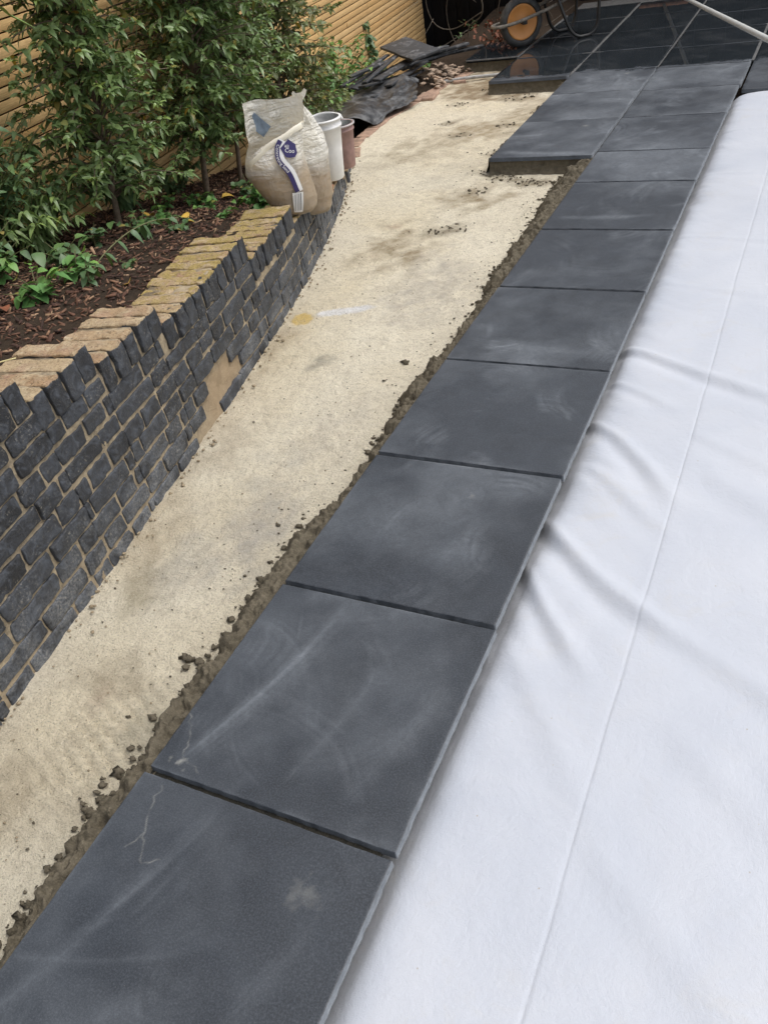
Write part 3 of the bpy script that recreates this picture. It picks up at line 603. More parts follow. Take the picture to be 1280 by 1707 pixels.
# ------------------------------------------------------------------ brick retaining wall
GRP=[(-1.2,.02,.656),(.02,.59,.591),(.59,.875,.527),(.875,1.215,.463),(1.215,2.0,.392),(2.0,2.60,.294),(2.60,2.99,.208),(2.99,3.35,.130),(3.35,3.8,.062),(3.8,4.55,-.005)]
def cop_top(y):
    for a,b,z in GRP:
        if a<=y<b:return z
    return GRP[-1][2]
wall=empty('brick_retaining_wall',(-1.25,1.5,-.09),'low curved retaining wall of weathered black bricks with a stepped mossy tan top','wall')
WO=np.array([-1.25,1.5,-.09])
BV=[];BP=[];BT=[];BM=[];bn=0
def brick(c,T,N,L,D,H,seed,cop=False,bin_=None,moss=0.,yaw=0.,tilt=0.,rough=1.):
    """L along T, D along N (depth), H up"""
    V,P=roundbox((L,D,H),.003,14 if not cop else 7,3 if not cop else 18,6 if not cop else 7)
    s=seed*1.37
    # worn outline
    k=V[:,0]*40+s;n=np.stack([vn(V[:,0]*45+s,V[:,1]*45,V[:,2]*45,11),vn(V[:,0]*45,V[:,1]*45+s,V[:,2]*45,12),vn(V[:,0]*45,V[:,1]*45,V[:,2]*45+s,13)],1)
    V=V+n*np.array([.0032,.0022,.0028])*rough
    hf=np.stack([vn(V[:,0]*120+s,V[:,1]*120,V[:,2]*120,21),vn(V[:,0]*120,V[:,1]*120+s,V[:,2]*120,22),vn(V[:,0]*120,V[:,1]*120,V[:,2]*120+s,23)],1);V=V+hf*.0010*rough
    n2=vn(V[:,0]*14+s,V[:,1]*14,V[:,2]*14,14)[:,None];cr=np.clip(abs(V[:,0])/(L/2),0,1)**6*np.clip(abs(V[:,2])/(H/2),0,1)**6
    V=V*(1-.03*(cr[:,None])*(.5+n2))
    top=np.clip((V[:,2]-(H/2-.007))/.005,0,1) if cop else np.zeros(len(V))
    if cop: top=np.maximum(top,np.clip((-V[:,1]-D/2+.012)/.01,0,1)*.0);V[:,2]-=np.clip(V[:,2]/H,0,1)*.006*(.5+.5*vn(V[:,0]*30+s,V[:,1]*30,0,15))*np.clip(rough,0,3)
    cy,sy=math.cos(yaw),math.sin(yaw);ct,st=math.cos(tilt),math.sin(tilt)
    x=V[:,0]*cy-V[:,1]*sy;y=V[:,0]*sy+V[:,1]*cy;z=V[:,2];x,z=x*ct-z*st,x*st+z*ct
    W=c+x[:,None]*T+y[:,None]*N+z[:,None]*np.array([0,0,1.])
    (bin_ or cb).append((W-WO,P,top,np.full(len(W),moss)))
def flush(lst,name,parent):
    nV=0;V=[];F=[];t=[];m=[]
    for W,P,a,b in lst:
        V.append(W);F.append(P[0]+nV);nV+=len(W);t.append(a);m.append(b)
    return link_mesh(name,np.concatenate(V),[np.concatenate(F)],MAT['brick'],parent,True,{'top':np.concatenate(t),'moss':np.concatenate(m)})
courses=[];cb=[]
ZC=[.486-.066*k for k in range(-1,10)]
sd_=0
for ci,zt in enumerate(ZC):
    s=-1.25+(.06 if ci%2 else 0)+RS.uniform(-.03,.03);k=0
    while s<4.9:
        L=.215 if (k%2==0)!=(RS.rand()<.18) else .102
        if RS.rand()<.12:L=.16
        L*=RS.uniform(.94,1.05);k+=1;sm=s+L/2
        if sm>_S[-1]-.05:break
        P0,T,N=wall_at(sm);y=P0[1];ct=min(cop_top(y-L*.4),cop_top(y+L*.4))-.108
        H=.0565*RS.uniform(.90,1.06);sd_+=1
        hole=(1.36<y<1.70) and (-.07<zt-.03<.07)
        hole=hole or ((1.25<y<1.5) and (-.09<zt-.03<-.02))
        if zt-H>-.14 and not hole:
            dp=abs(RS.normal())*.003;parts=[(sm,L)]
            for gb in [g_[0] for g_ in GRP]:
                sb=s_of_y(gb)
                if sm-L/2+.012<sb<sm+L/2-.012: parts=[((sm-L/2+sb)/2,sb-sm+L/2-.004),((sm+L/2+sb)/2,sm+L/2-sb-.004)]
            for (s_m,l_) in parts:
                P0,T,N=wall_at(s_m);c2=cop_top(P0[1])-.110
                z1=min(zt,c2);z0=zt-H
                if z1-z0<.018:continue
                sd_+=1;brick(P0+np.array([0,0,(z0+z1)/2+RS.normal()*.001])+N*(-.05+dp),T,N,l_,.10,z1-z0,sd_,yaw=RS.normal()*.012,tilt=RS.normal()*.007,rough=.9+.9*RS.rand()**2)
        s+=L+RS.uniform(.006,.015)
flush(cb,'brick_face',wall);cb=[]
s=-1.28;k=0
while s<_S[-1]-.05:
    L=.064*RS.uniform(.92,1.08);P0,T,N=wall_at(s+L/2);y=P0[1];zt=cop_top(y);sd_+=1
    H=.103*RS.uniform(.96,1.03);D=.218*RS.uniform(.95,1.04)
    ms=1.6*math.exp(-((y-1.85)/.22)**2)+.9*math.exp(-((y-1.55)/.15)**2)+1.3*math.exp(-((y-2.4)/.2)**2)+1.4*math.exp(-((y-2.75)/.15)**2)+.15
    if y>3.0:ms=.2
    worn=1.2+(1.6 if 1.2<y<1.75 or 2.05<y<2.5 else .5)*RS.rand()
    brick(P0+np.array([0,0,zt-H/2+RS.normal()*.0025])+N*(-D/2+.006+RS.normal()*.004),T,N,L,D,H,sd_,cop=True,moss=min(ms,1.),yaw=RS.normal()*.02,tilt=RS.normal()*.018,rough=worn)
    s+=L+RS.uniform(.008,.017)
flush(cb,'coping',wall)
# mortar core of the wall, face a few mm behind the bricks
ns,nz=700,60;sv=np.linspace(-1.28,_S[-1]-.02,ns);V=[]
P0=np.array([wall_at(s)[0] for s in sv]);NN=np.array([wall_at(s)[2] for s in sv]);TP=np.array([min(cop_top(p[1]-.012),cop_top(p[1]+.012)) for p in P0])-.009
tz=np.linspace(0,1,nz);Sg,Tg=np.meshgrid(sv,tz,indexing='ij');Zg=-.16+(TP[:,None]+.16)*Tg
off=-.0038+.0022*fbm(Sg*16,Zg*16,0,4,33)+.001*vn(Sg*80,Zg*80,0,34)
low=np.clip((-.02-Zg)*9,0,1);off+=low*.010*(fbm(Sg*6,Zg*6,0,3,35)+.35)
yS=P0[:,1][:,None]+0*Zg;hole=np.exp(-((yS-1.55)/.20)**4-((Zg-.0)/.085)**4);off+=hole*(-.012+.016*fbm(Sg*9,Zg*9,0,4,37))
off-=np.clip((Tg-.93)*12,0,1)*.01
W=P0[:,None,:]+NN[:,None,:]*off[...,None];W[...,2]=Zg
back=W[:,-1]-NN*.19;bot=back.copy();bot[:,2]=-.2
V=np.concatenate([W.reshape(-1,3),back,bot]);n0=ns*nz;i=np.arange(ns-1)
P=[gridf(ns,nz),np.c_[i*nz+nz-1,(i+1)*nz+nz-1,n0+i+1,n0+i],np.c_[n0+i,n0+i+1,n0+ns+i+1,n0+ns+i]]
t=NT('sandy wall mortar');pos=t.pos();n1=t.noise(28,6,.7,.4,pos);n2=t.noise(200,4,.7,0,pos)
c=t.mix(t.ramp(n1,(.3,0.),(.7,1.)),t.mix(t.ramp(t.noise(3.5,4,.6,.5,pos),(.4,0.),(.6,1.)),(.10,.08,.055),(.24,.19,.13)),(.46,.375,.25));c=t.mix(t.attr('bare').outputs['Fac'],c,t.mix(n1,(.24,.17,.10),(.44,.34,.22)))
c=t.mix(t.ramp(n2,(.55,0.),(.75,.4)),c,(.55,.46,.34));t.p(Base_Color=c,Roughness=.95);t.bump(t.math('ADD',n1,n2),.8,.006)
bare=np.concatenate([np.clip(hole*1.2+low*.45,0,1).ravel(),np.zeros(2*ns)])
link_mesh('mortar_core',V-WO,P,t.m,wall,True,{'bare':bare})
# red brick edging beyond the wall, flush with the path
edg=empty('brick_edging',(-2.45,5.5,-.1),'flush line of dusty red bricks edging the pale path beyond the wall','edging')
mb=MB();y=4.5;i=0
while y<6.75:
    L=.215*RS.uniform(.95,1.03);x=float(edge_x(y+L/2));x2=float(edge_x(y+L));T=np.array([x2-float(edge_x(y)),L,0]);T/=np.linalg.norm(T);N=np.array([T[1],-T[0],0])
    V,P=roundbox((L,.10,.16),.005,6,3,3);V=V+.003*np.stack([vn(V[:,0]*40+i,V[:,1]*40,V[:,2]*40,1),vn(V[:,0]*40,V[:,1]*40+i,V[:,2]*40,2),vn(V[:,0]*40,V[:,1]*40,V[:,2]*40+i,3)],1)
    c=np.array([x-.005,y+L/2,-.166+RS.uniform(-.002,.008)-np.array([2.45,5.5,-.1])[2]*0])
    mb.add(c+V[:,:1]*T+V[:,1:2]*N+V[:,2:]*np.array([0,0,1]),P);y+=L+.012;i+=1
mb.build('brick_course',MAT['redbrick'],edg,True,off=(-2.45,5.5,-.1))
# ------------------------------------------------------------------ bark chips on the bed
n=15000
y=RS.uniform(.15,4.6,n);x=RS.uniform(0,1,n)**.8;x=edge_x(y)-.20-x*np.where(y<3,1.5,1.2)
L=RS.lognormal(math.log(.020),.45,n);L=np.clip(L,.006,.055);Wd=L*RS.uniform(.2,.6,n);H=np.clip(Wd*.35,.0012,.005)
z=bed_z(x,y)+RS.uniform(0,.010,n)
yaw=RS.uniform(0,6.28,n);pit=RS.normal(0,.35,n);rol=RS.normal(0,.5,n)
t_=np.stack([np.cos(yaw)*np.cos(pit),np.sin(yaw)*np.cos(pit),np.sin(pit)],1);s_=np.stack([-np.sin(yaw),np.cos(yaw),rol*.6],1);s_/=np.linalg.norm(s_,axis=1)[:,None]
u_=np.cross(t_,s_);u_/=np.linalg.norm(u_,axis=1)[:,None]
cn=np.array([(-.5,-.35,-.5),(.5,-.2,-.5),(.5,.2,-.5),(-.5,.5,-.5),(-.4,-.3,.5),(.45,-.15,.5),(.4,.2,.5),(-.45,.4,.5)])
Pp=np.stack([x,y,z],1)
V=(Pp[:,None]+cn[None,:,0:1]*L[:,None,None]*t_[:,None]+cn[None,:,1:2]*Wd[:,None,None]*s_[:,None]+cn[None,:,2:3]*H[:,None,None]*u_[:,None]).reshape(-1,3)
F=np.array([(0,3,2,1),(4,5,6,7),(0,1,5,4),(1,2,6,5),(2,3,7,6),(3,0,4,7)]);F=(F[None]+np.arange(n)[:,None,None]*8).reshape(-1,4)
o=link_mesh('bark_mulch',V,[F],MAT['chip']);tag(o,'dark red brown bark chips covering the planting bed','bark mulch',kind='stuff')
# ------------------------------------------------------------------ leaves
def leaf_mesh(base,tdir,L,Wd,droop,roll=None,curl=.25,young=None):
    base=np.asarray(base,float);tdir=np.asarray(tdir,float);n=len(base);tdir=tdir/(np.linalg.norm(tdir,axis=1)[:,None]+1e-9)
    L=np.broadcast_to(L,(n,));Wd=np.broadcast_to(Wd,(n,));droop=np.broadcast_to(droop,(n,))
    up=np.array([0,0,1.]);s=np.cross(tdir,up);s/=(np.linalg.norm(s,axis=1)[:,None]+1e-6)
    nn=np.cross(s,tdir)
    if roll is not None:
        c=np.cos(roll)[:,None];q=np.sin(roll)[:,None];s,nn=s*c+nn*q,nn*c-s*q
    def mid(t):return base+tdir*(L*t)[:,None]-up*(droop*L*t*t)[:,None]
    ts=[.0,.22,.5,.78,1.];hw=[0,.42,.5,.33,0]
    pts=[mid(0)]
    for t,h in zip(ts[1:4],hw[1:4]):
        m=mid(t);a=(Wd*h)[:,None]
        pts+= [m-s*a+nn*a*curl*1.2,m,m+s*a+nn*a*curl*1.2]
    pts.append(mid(1.))
    V=np.stack(pts,1).reshape(-1,3)  # 11 verts
    T=np.array([(0,1,2),(0,2,3),(7,10,8),(8,10,9)]);Q=np.array([(1,4,5,2),(2,5,6,3),(4,7,8,5),(5,8,9,6)])
    k=np.arange(n)[:,None,None]*11
    yv=None if young is None else np.repeat(young,11)
    return V,[(T[None]+k).reshape(-1,3),(Q[None]+k).reshape(-1,4)],yv
def crown(name,m,parent,loc,B,D,L,W,dr,ro,yo):
    V,P,y=leaf_mesh(B,D,L,W,dr,ro,.3,yo)
    return link_mesh(name,V-np.asarray(loc),P,m,parent,False,{'young':y})
def tree(name,trunk,r0,r1,zr,spread,nb,per,leafL,mat,label,cat,group,seed,bias=(0,0),extra=None,yf=.10,trunkmat='bark',low=None,shape=None):
    rs=np.random.RandomState(seed);tr=spline(trunk,6);root=empty(name,tr[0],label,cat,group)
    V,P=tube(tr,np.linspace(r0,r1,len(tr)),10);V=np.array(V);V+=.0018*vn(V[:,0]*40,V[:,1]*40,V[:,2]*40,3)[:,None]
    tb=MB();tb.add(V-tr[0],P)
    cb_=MB();B=[];D=[];Ls=[];Yo=[]
    ztr=tr[:,2]
    for b in range(nb):
        zz=rs.uniform(*zr);p=np.array([np.interp(zz,ztr,tr[:,i]) for i in range(3)])
        hfrac=(zz-zr[0])/(zr[1]-zr[0]);sp=spread*(shape(hfrac) if shape else 1)*rs.uniform(.35,1.)
        a=rs.uniform(0,6.28);d=np.array([math.cos(a),math.sin(a),0.]);d[:2]+=np.array(bias)*.6;d/=np.linalg.norm(d)
        up=rs.uniform(.1,.9)
        q=np.array([p,p+d*sp*.45+[0,0,up*sp*.5],p+d*sp+[0,0,up*sp*.55-.06*rs.rand()]]);q=spline(q,6)
        tb.add(*[(lambda VP:(np.array(VP[0])-tr[0],VP[1]))(tube(q,np.linspace(.0045,.0015,len(q)),5))][0])
        # leaves along the twig
        ts=np.sort(rs.uniform(.25,1.,per))
        for t in ts:
            f=t*(len(q)-1);i=min(int(f),len(q)-2);pp=q[i]+(q[i+1]-q[i])*(f-i)
            aa=rs.uniform(0,6.28);dd=np.array([math.cos(aa),math.sin(aa),rs.uniform(-.6,.85)])+d*.4
            B.append(pp+rs.normal(0,.008,3));D.append(dd);Ls.append(rs.uniform(.65,1.1));Yo.append(0)
        # drooping whorl at the tip
        yo=1. if rs.rand()<yf*2.2 else 0.
        k=rs.randint(6,10);a0=rs.uniform(0,6.28)
        for j in range(k):
            aa=a0+6.28*j/k+rs.uniform(-.2,.2);dd=np.array([math.cos(aa),math.sin(aa),rs.uniform(.0,.9)])
            B.append(q[-1]+rs.normal(0,.004,3));D.append(dd);Ls.append(rs.uniform(.6,1.) if not yo else rs.uniform(.45,.8));Yo.append(yo*rs.uniform(.3,.9))
    n=len(B);Ls=np.array(Ls)*leafL
    crown('crown',mat,root,tr[0],B,D,Ls,Ls*rs.uniform(.34,.54,n),rs.uniform(.1,.95,n),rs.normal(0,.5,n),np.array(Yo))
    tb.build('trunk',MAT[trunkmat],root,True)
    return root
TG='young evergreen trees in the planting bed'
LF=MAT['leaf']
tree('evergreen_tree',[(-2.461,2.321,.24),(-2.445,2.337,.394),(-2.428,2.353,.528),(-2.413,2.369,.682),(-2.394,2.389,.827),(-2.374,2.408,1.035),(-2.362,2.421,1.25),(-2.35,2.43,1.9)],.017,.007,(.40,1.75),.40,280,20,.053,LF,
     'slim evergreen tree with leaning bare lower trunk, nearest the camera on the left','tree',TG,11,(.0,.0),yf=.10)
tree('evergreen_tree',[(-2.527,3.101,.08),(-2.507,3.117,.24),(-2.469,3.148,.541),(-2.42,3.19,.85),(-2.389,3.213,1.073),(-2.35,3.24,1.7)],.020,.008,(.38,1.6),.48,360,22,.051,LF,
     'bushy evergreen tree in the middle of the bed, left of the sand bags','tree',TG,12,(.25,.15),yf=.12)
tree('evergreen_tree',[(-2.801,4.427,-.08),(-2.75,4.44,.3),(-2.76,4.43,.7),(-2.70,4.45,1.5)],.020,.008,(.12,1.35),.52,270,20,.056,MAT['leaf_olive'],
     'dull olive evergreen tree with hanging leaves, behind the sand bags','tree',TG,13,(.15,0),yf=.04)
tree('evergreen_tree',[(-2.75,3.75,-.0),(-2.72,3.78,.3),(-2.7,3.8,.8),(-2.68,3.8,1.5)],.016,.008,(.3,1.45),.48,260,20,.053,LF,
     'evergreen tree standing between the bushy tree and the olive one, mostly hidden','tree',TG,14,(.1,0),yf=.10)
# pale leaning bough
bgh=empty('bare_bough',(-2.72,3.72,.36),'pale bare bough leaning through the foliage above the bushy tree','bough')
p=np.array([(-2.62,3.62,.52),(-2.70,3.55,.68),(-2.80,3.50,.83),(-2.86,3.47,.93)])
V,P=tube(spline(p,6),np.linspace(.019,.012,19),9);link_mesh('limb',np.array(V)-np.array([-2.72,3.72,.36]),P,MAT['bark'],bgh,True)
# low shrubs
def shrub(name,loc,r,h,nst,per,leafL,mat,label,cat,group,seed,wide=.45,droop=(.2,.9),yf=.15,lean=(0,0)):
    rs=np.random.RandomState(seed);root=empty(name,loc,label,cat,group);tb=MB();B=[];D=[];Ls=[];Yo=[]
    loc=np.array(loc,float)
    for s in range(nst):
        a=rs.uniform(0,6.28);rr=r*rs.uniform(.3,1.);hh=h*rs.uniform(.45,1.)
        q=spline([loc+rs.normal(0,.012,3)*[1,1,0],loc+np.array([math.cos(a)*rr*.4+lean[0]*.4,math.sin(a)*rr*.4+lean[1]*.4,hh*.65]),loc+np.array([math.cos(a)*rr+lean[0],math.sin(a)*rr+lean[1],hh])],6)
        V,P=tube(q,np.linspace(.0035,.0012,len(q)),5);tb.add(np.array(V)-loc,P)
        for t in np.sort(rs.uniform(.15,1,per)):
            f=t*(len(q)-1);i=min(int(f),len(q)-2);pp=q[i]+(q[i+1]-q[i])*(f-i);aa=rs.uniform(0,6.28)
            B.append(pp);D.append((math.cos(aa),math.sin(aa),rs.uniform(-.2,.7)));Ls.append(leafL*rs.uniform(.6,1.1));Yo.append(rs.uniform(.3,.9) if (t>.85 and rs.rand()<yf*3) else 0)
    n=len(B);Ls=np.array(Ls);V,P,y=leaf_mesh(B,D,Ls,Ls*wide*rs.uniform(.85,1.15,n),rs.uniform(*droop,n),rs.normal(0,.35,n),.2,np.array(Yo))
    link_mesh('foliage',V-loc,P,mat,root,False,{'young':y});tb.build('stem',MAT['stem'],root,True);return root
def bz(x,y):return float(bed_z(np.array([x]),np.array([y]))[0])-.005
SG='low leafy shrubs in the bed'
shrub('leafy_shrub',(-2.45,1.50,bz(-2.45,1.50)),.28,.22,34,12,.052,MAT['leaf_dark'],'dark green low growth at the left picture edge behind the nearest weeds','shrub',SG,19,.55)
shrub('leafy_shrub',(-2.95,3.35,bz(-2.95,3.35)),.30,.25,28,13,.05,MAT['leaf_dark'],'low dark growth beneath the bushy tree against the fence','shrub',SG,18,.55)
shrub('leafy_shrub',(-3.0,2.25,bz(-3.0,2.25)),.26,.5,26,14,.07,MAT['leaf_weed'],'fresh green shrub against the cedar fence at the left picture edge','shrub',SG,20,.45)
shrub('leafy_shrub',(-3.10,5.45,bz(-3.10,5.45)),.40,.46,60,14,.055,MAT['leaf_weed'],'low fresh green ground shrub just behind the black membrane and buckets','shrub',SG,29,.5)
shrub('leafy_shrub',(-2.72,1.85,bz(-2.72,1.85)),.46,.58,75,18,.062,MAT['leaf_dark'],'dark green spreading shrub at the left picture edge, below the first tree','shrub',SG,21,.42)
shrub('leafy_shrub',(-2.55,1.92,bz(-2.55,1.92)),.34,.34,48,16,.058,MAT['leaf'],'grey green shrub with drooping leaves just left of the nearest trunk','shrub',SG,22,.38,(.5,1.4))
shrub('leafy_shrub',(-2.27,1.20,bz(-2.27,1.2)),.26,.28,26,12,.060,MAT['leaf_dark'],'dark low shrub at left edge of the picture, beside the mulch','shrub',SG,23,.42,(.4,1.))
shrub('leafy_shrub',(-2.80,2.75,bz(-2.80,2.75)),.34,.42,38,15,.08,MAT['leaf_dark'],'dark shrub in the shade between the two nearest trunks','shrub',SG,24,.4)
shrub('leafy_shrub',(-3.10,4.9,bz(-3.1,4.9)),.38,.45,38,15,.075,MAT['leaf_weed'],'fresh green shrub behind the sand bags, against the cedar fence','shrub',SG,25,.5)
shrub('leafy_shrub',(-3.28,6.1,bz(-3.28,6.1)),.46,.66,80,16,.062,MAT['leaf_weed'],'bright green shrub at the fence foot, behind the black membrane','shrub',SG,26,.55)
shrub('leafy_shrub',(-3.42,6.95,bz(-3.42,6.95)),.34,.50,44,14,.058,MAT['leaf_dark'],'dark green shrub at the fence foot, behind the slate pile','shrub',SG,27,.55)
shrub('leafy_shrub',(-3.1,7.75,bz(-3.1,7.75)),.16,.34,9,10,.06,MAT['leaf_weed'],'small bright green sprig at the far end of the cedar fence','shrub',SG,28,.6)
# ivy up the cedar fence
for (x,y,z0,h,w_,lab,sd2) in [(-3.56,7.32,-.42,.72,.10,'tall column of dark ivy climbing the cedar fence',31),(-3.62,6.85,-.42,.52,.11,'shorter clump of ivy on the cedar fence, left of the tall column',32)]:
    rs=np.random.RandomState(sd2);root=empty('climbing_ivy',(x,y,z0),lab,'climber','ivy on the cedar fence');n=420
    h_=rs.uniform(0,h,n);a=rs.uniform(0,6.28,n);r=w_*np.sqrt(rs.rand(n))*(1-.3*h_/h);cx=x+.05*np.sin(h_*7)+.03*h_;B=np.stack([cx+np.cos(a)*r,y+np.sin(a)*r,z0+h_],1)
    D=np.stack([rs.uniform(.1,1,n),rs.uniform(-1,.4,n),rs.uniform(-.6,.3,n)],1);Ls=rs.uniform(.04,.07,n)
    V,P,yv=leaf_mesh(B,D,Ls,Ls*.8,rs.uniform(.2,.7,n),rs.normal(0,.3,n),.15,(rs.rand(n)<.1)*.6)
    link_mesh('foliage',V-np.array([x,y,z0]),P,MAT['leaf_dark'],root,False,{'young':yv})
    q=spline([(x,y,z0),(x+.04,y,z0+h*.3),(x,y,z0+h*.6),(x+.04,y,z0+h*.97)],5);V,P=tube(q,.006,6);link_mesh('stem',np.array(V)-np.array([x,y,z0]),P,MAT['bark'],root,True)
# small weeds on the mulch
def weed(x,y,h,r,nst,leafL,label,seed,wide=.7,mat='leaf_weed'):
    return shrub('weed_plant',(x,y,bz(x,y)),r,h,nst,4,leafL,MAT[mat],label,'weed','small weeds on the mulch',seed,wide,(.2,.8),.3)
weed(-2.05,1.62,.13,.10,9,.060,'bright lobed weed on the mulch, below the arching vine stem',41,.75)
weed(-2.02,1.38,.13,.13,11,.062,'bright green spreading weed near the nearest brick step',42,.75)
weed(-1.94,1.56,.12,.07,7,.048,'upright weed beside the back edge of the coping',43,.55,'leaf_dark')
weed(-2.24,1.74,.12,.10,9,.062,'deep green weed in the open mulch left of the vine',44,.75,'leaf_dark')
weed(-2.19,2.18,.12,.12,12,.055,'weed with dark hanging leaves right of the nearest trunk',45,.7,'leaf_dark')
weed(-2.10,2.32,.07,.09,8,.045,'small sprig of weed in the middle of the mulch',46,.7,'leaf_dark')
weed(-2.50,2.98,.07,.11,12,.045,'low weed at the foot of the bushy tree',47,.75)
weed(-2.02,2.86,.14,.14,12,.075,'broad leaved weed touching the left side of the printed sand bag',48,.8)
weed(-2.30,2.85,.06,.09,9,.040,'tiny weed between the bushy trunk and the coping',49,.75)
weed(-1.76,2.42,.025,.03,5,.018,'tiny seedling on the mossy coping bricks',50,.8)
weed(-2.38,3.30,.10,.12,10,.05,'weed in the shade directly behind the sand bag',51,.7,'leaf_dark')
weed(-2.05,2.62,.05,.08,7,.038,'little pale weed behind the mossy coping, right of the yellow leaves',52,.8)
weed(-2.32,2.02,.10,.10,9,.050,'weed just in front of the nearest trunk',53,.7,'leaf_dark')
weed(-2.62,2.85,.08,.12,11,.045,'weed half hidden left of the bushy tree foot',54,.75)
weed(-2.22,3.05,.07,.09,9,.042,'weed behind the coping, left of the printed bag in shade',55,.8)
weed(-1.92,1.78,.04,.05,6,.028,'tiny sprig against the back of the mossy coping',56,.75,'leaf_dark')
weed(-2.42,1.55,.14,.14,13,.06,'large green weed under the shrub at the left picture edge',57,.75)
weed(-2.30,2.45,.06,.09,9,.042,'low weed between the trunk and the flat yellow leaf',58,.8)
# trailing stem over the mulch
vine=empty('trailing_vine',(-2.0,1.62,.36),'thin green trailing stem with paired leaves arching over the mulch','vine')
q=spline([(-2.0,1.62,bz(-2.0,1.62)+.005),(-1.99,1.72,.41),(-2.0,1.90,.43),(-1.99,2.06,.42),(-1.97,2.20,.38)],8)
V,P=tube(q,.0028,6);link_mesh('stem',np.array(V)-np.array([-2.0,1.62,.36]),P,MAT['stem'],vine,True)
B=[];D=[]
for i in range(5,len(q),4):
    for sg in(-1,1):B.append(q[i]);D.append((sg*.8,.35,-.25))
B=np.array(B);n=len(B);V,P,y_=leaf_mesh(B,np.array(D)+RS.normal(0,.35,(n,3)),RS.uniform(.028,.052,n),RS.uniform(.02,.03,n),RS.uniform(.5,1.4,n),RS.normal(0,.5,n),.2,np.zeros(n))
link_mesh('foliage',V-np.array([-2.0,1.62,.36]),P,MAT['leaf_dark'],vine,False,{'young':y_})
# strap leaf plant whose leaf tips reach into the top left corner
st=empty('strap_leaved_plant',(-1.95,.55,bz(-1.95,.55)),'bright green strap leaf hanging into the top left corner, close to the camera','plant')
loc=np.array([-1.95,.55,bz(-1.95,.55)]);mb=MB();YV=[]
def strap(pts,wd):
    q=spline(pts,8);n=len(q);T=np.gradient(q,axis=0);T/=np.linalg.norm(T,axis=1)[:,None];s=np.cross(T,[0,0,1.]);s/=np.linalg.norm(s,axis=1)[:,None];t=np.linspace(0,1,n)
    w_=wd*np.clip(np.sin(np.pi*np.clip(t*.86+.14,0,1))**.6,0,1);up=np.cross(s,T)
    V=np.concatenate([q-s*w_[:,None]+up*w_[:,None]*.3,q,q+s*w_[:,None]+up*w_[:,None]*.3])-loc
    i=np.arange(n-1);mb.add(V,[np.c_[i,i+1,n+i+1,n+i],np.c_[n+i,n+i+1,2*n+i+1,2*n+i]])
strap([loc,(-1.9,.40,1.05),(-1.55,.36,1.5),(-1.15,.46,1.52),(-.90,.62,1.395),(-.855,.665,1.345),(-.83,.69,1.318)],.016)
strap([loc,(-2.0,.35,1.0),(-1.8,.2,1.45),(-1.5,.05,1.5)],.016)
strap([loc,(-2.1,.5,1.0),(-2.0,.4,1.5),(-1.8,.2,1.75)],.016)
link_mesh('blade',np.concatenate(mb.V),[np.concatenate(p) for p in mb.P.values()],simple('strap leaf green',(.16,.27,.045),.4,0,14,.25),st,True)
# ------------------------------------------------------------------ cedar fence
FP=np.array([-3.763,9.217,-.441]);FD=np.array([.12,-1,0.]);FD/=np.linalg.norm(FD);FN=np.array([-FD[1],FD[0],0.]) # FN towards the path
fence=empty('cedar_fence',FP,'golden cedar fence of thin horizontal slats behind the trees','fence')
LEN=12.5;mb=MB();pitch=.0497
for i in range(58):
    z=-.55+i*pitch
    s=-.02
    while s<LEN:
        L=min(RS.choice([1.8,2.4,3.0]),LEN-s)
        mb.add(*[(V@np.array([FD,FN,[0,0,1]])+FD*(s+L/2)+np.array([0,0,z-FP[2]])+FN*RS.normal()*.0012,P) for V,P in [roundbox((L-.003,.014,pitch-.0072+RS.normal()*.0005),.0007,1,1,1)]][0]);s+=L
mb.build('slats',MAT['cedar'],fence)
mb=MB();mb.add(*[(V@np.array([FD,FN,[0,0,1]])+FD*(LEN/2-.02)+FN*-.026+np.array([0,0,.9+.44]),P) for V,P in [roundbox((LEN-.01,.012,2.9),.001,1,1,1)]][0])
mb.build('backing',MAT['cedar_back'],fence)
for k in range(6):
    s=.05+k*2.4;V,P=roundbox((.09,.09,3.2),.004,1,1,1);link_mesh('post',V@np.array([FD,FN,[0,0,1]])+FD*s+FN*-.082+np.array([0,0,1.2]),P,MAT['cedar_back'],fence)
# ------------------------------------------------------------------ black screen at the far end
bf=empty('black_fence',(-3.7,9.35,-.4),'black boarded screen closing off the far end behind the wheelbarrow','fence')
mb=MB();x=-4.9
while x<6.5:
    wv=.145;V,P=roundbox((wv,.022,2.75+RS.normal()*.006),.002,1,1,1);mb.add(V+[x+wv/2+3.7,RS.normal()*.002,1.05],P);x+=wv+.006
mb.build('boards',MAT['black_fence'],bf)
mb=MB();mb.add(*boxv((4.5,.04,1.1),(11.4,.03,2.6)));mb.build('backing',MAT['black_fence'],bf)
# dark undergrowth in front of it
shrub('dark_shrub',(-2.9,8.9,-.42),.45,.42,22,12,.045,MAT['leaf_dark'],'dark shrub in the deep shade at the end of the cedar fence','shrub',SG,61,.5)
for o_ in ():pass
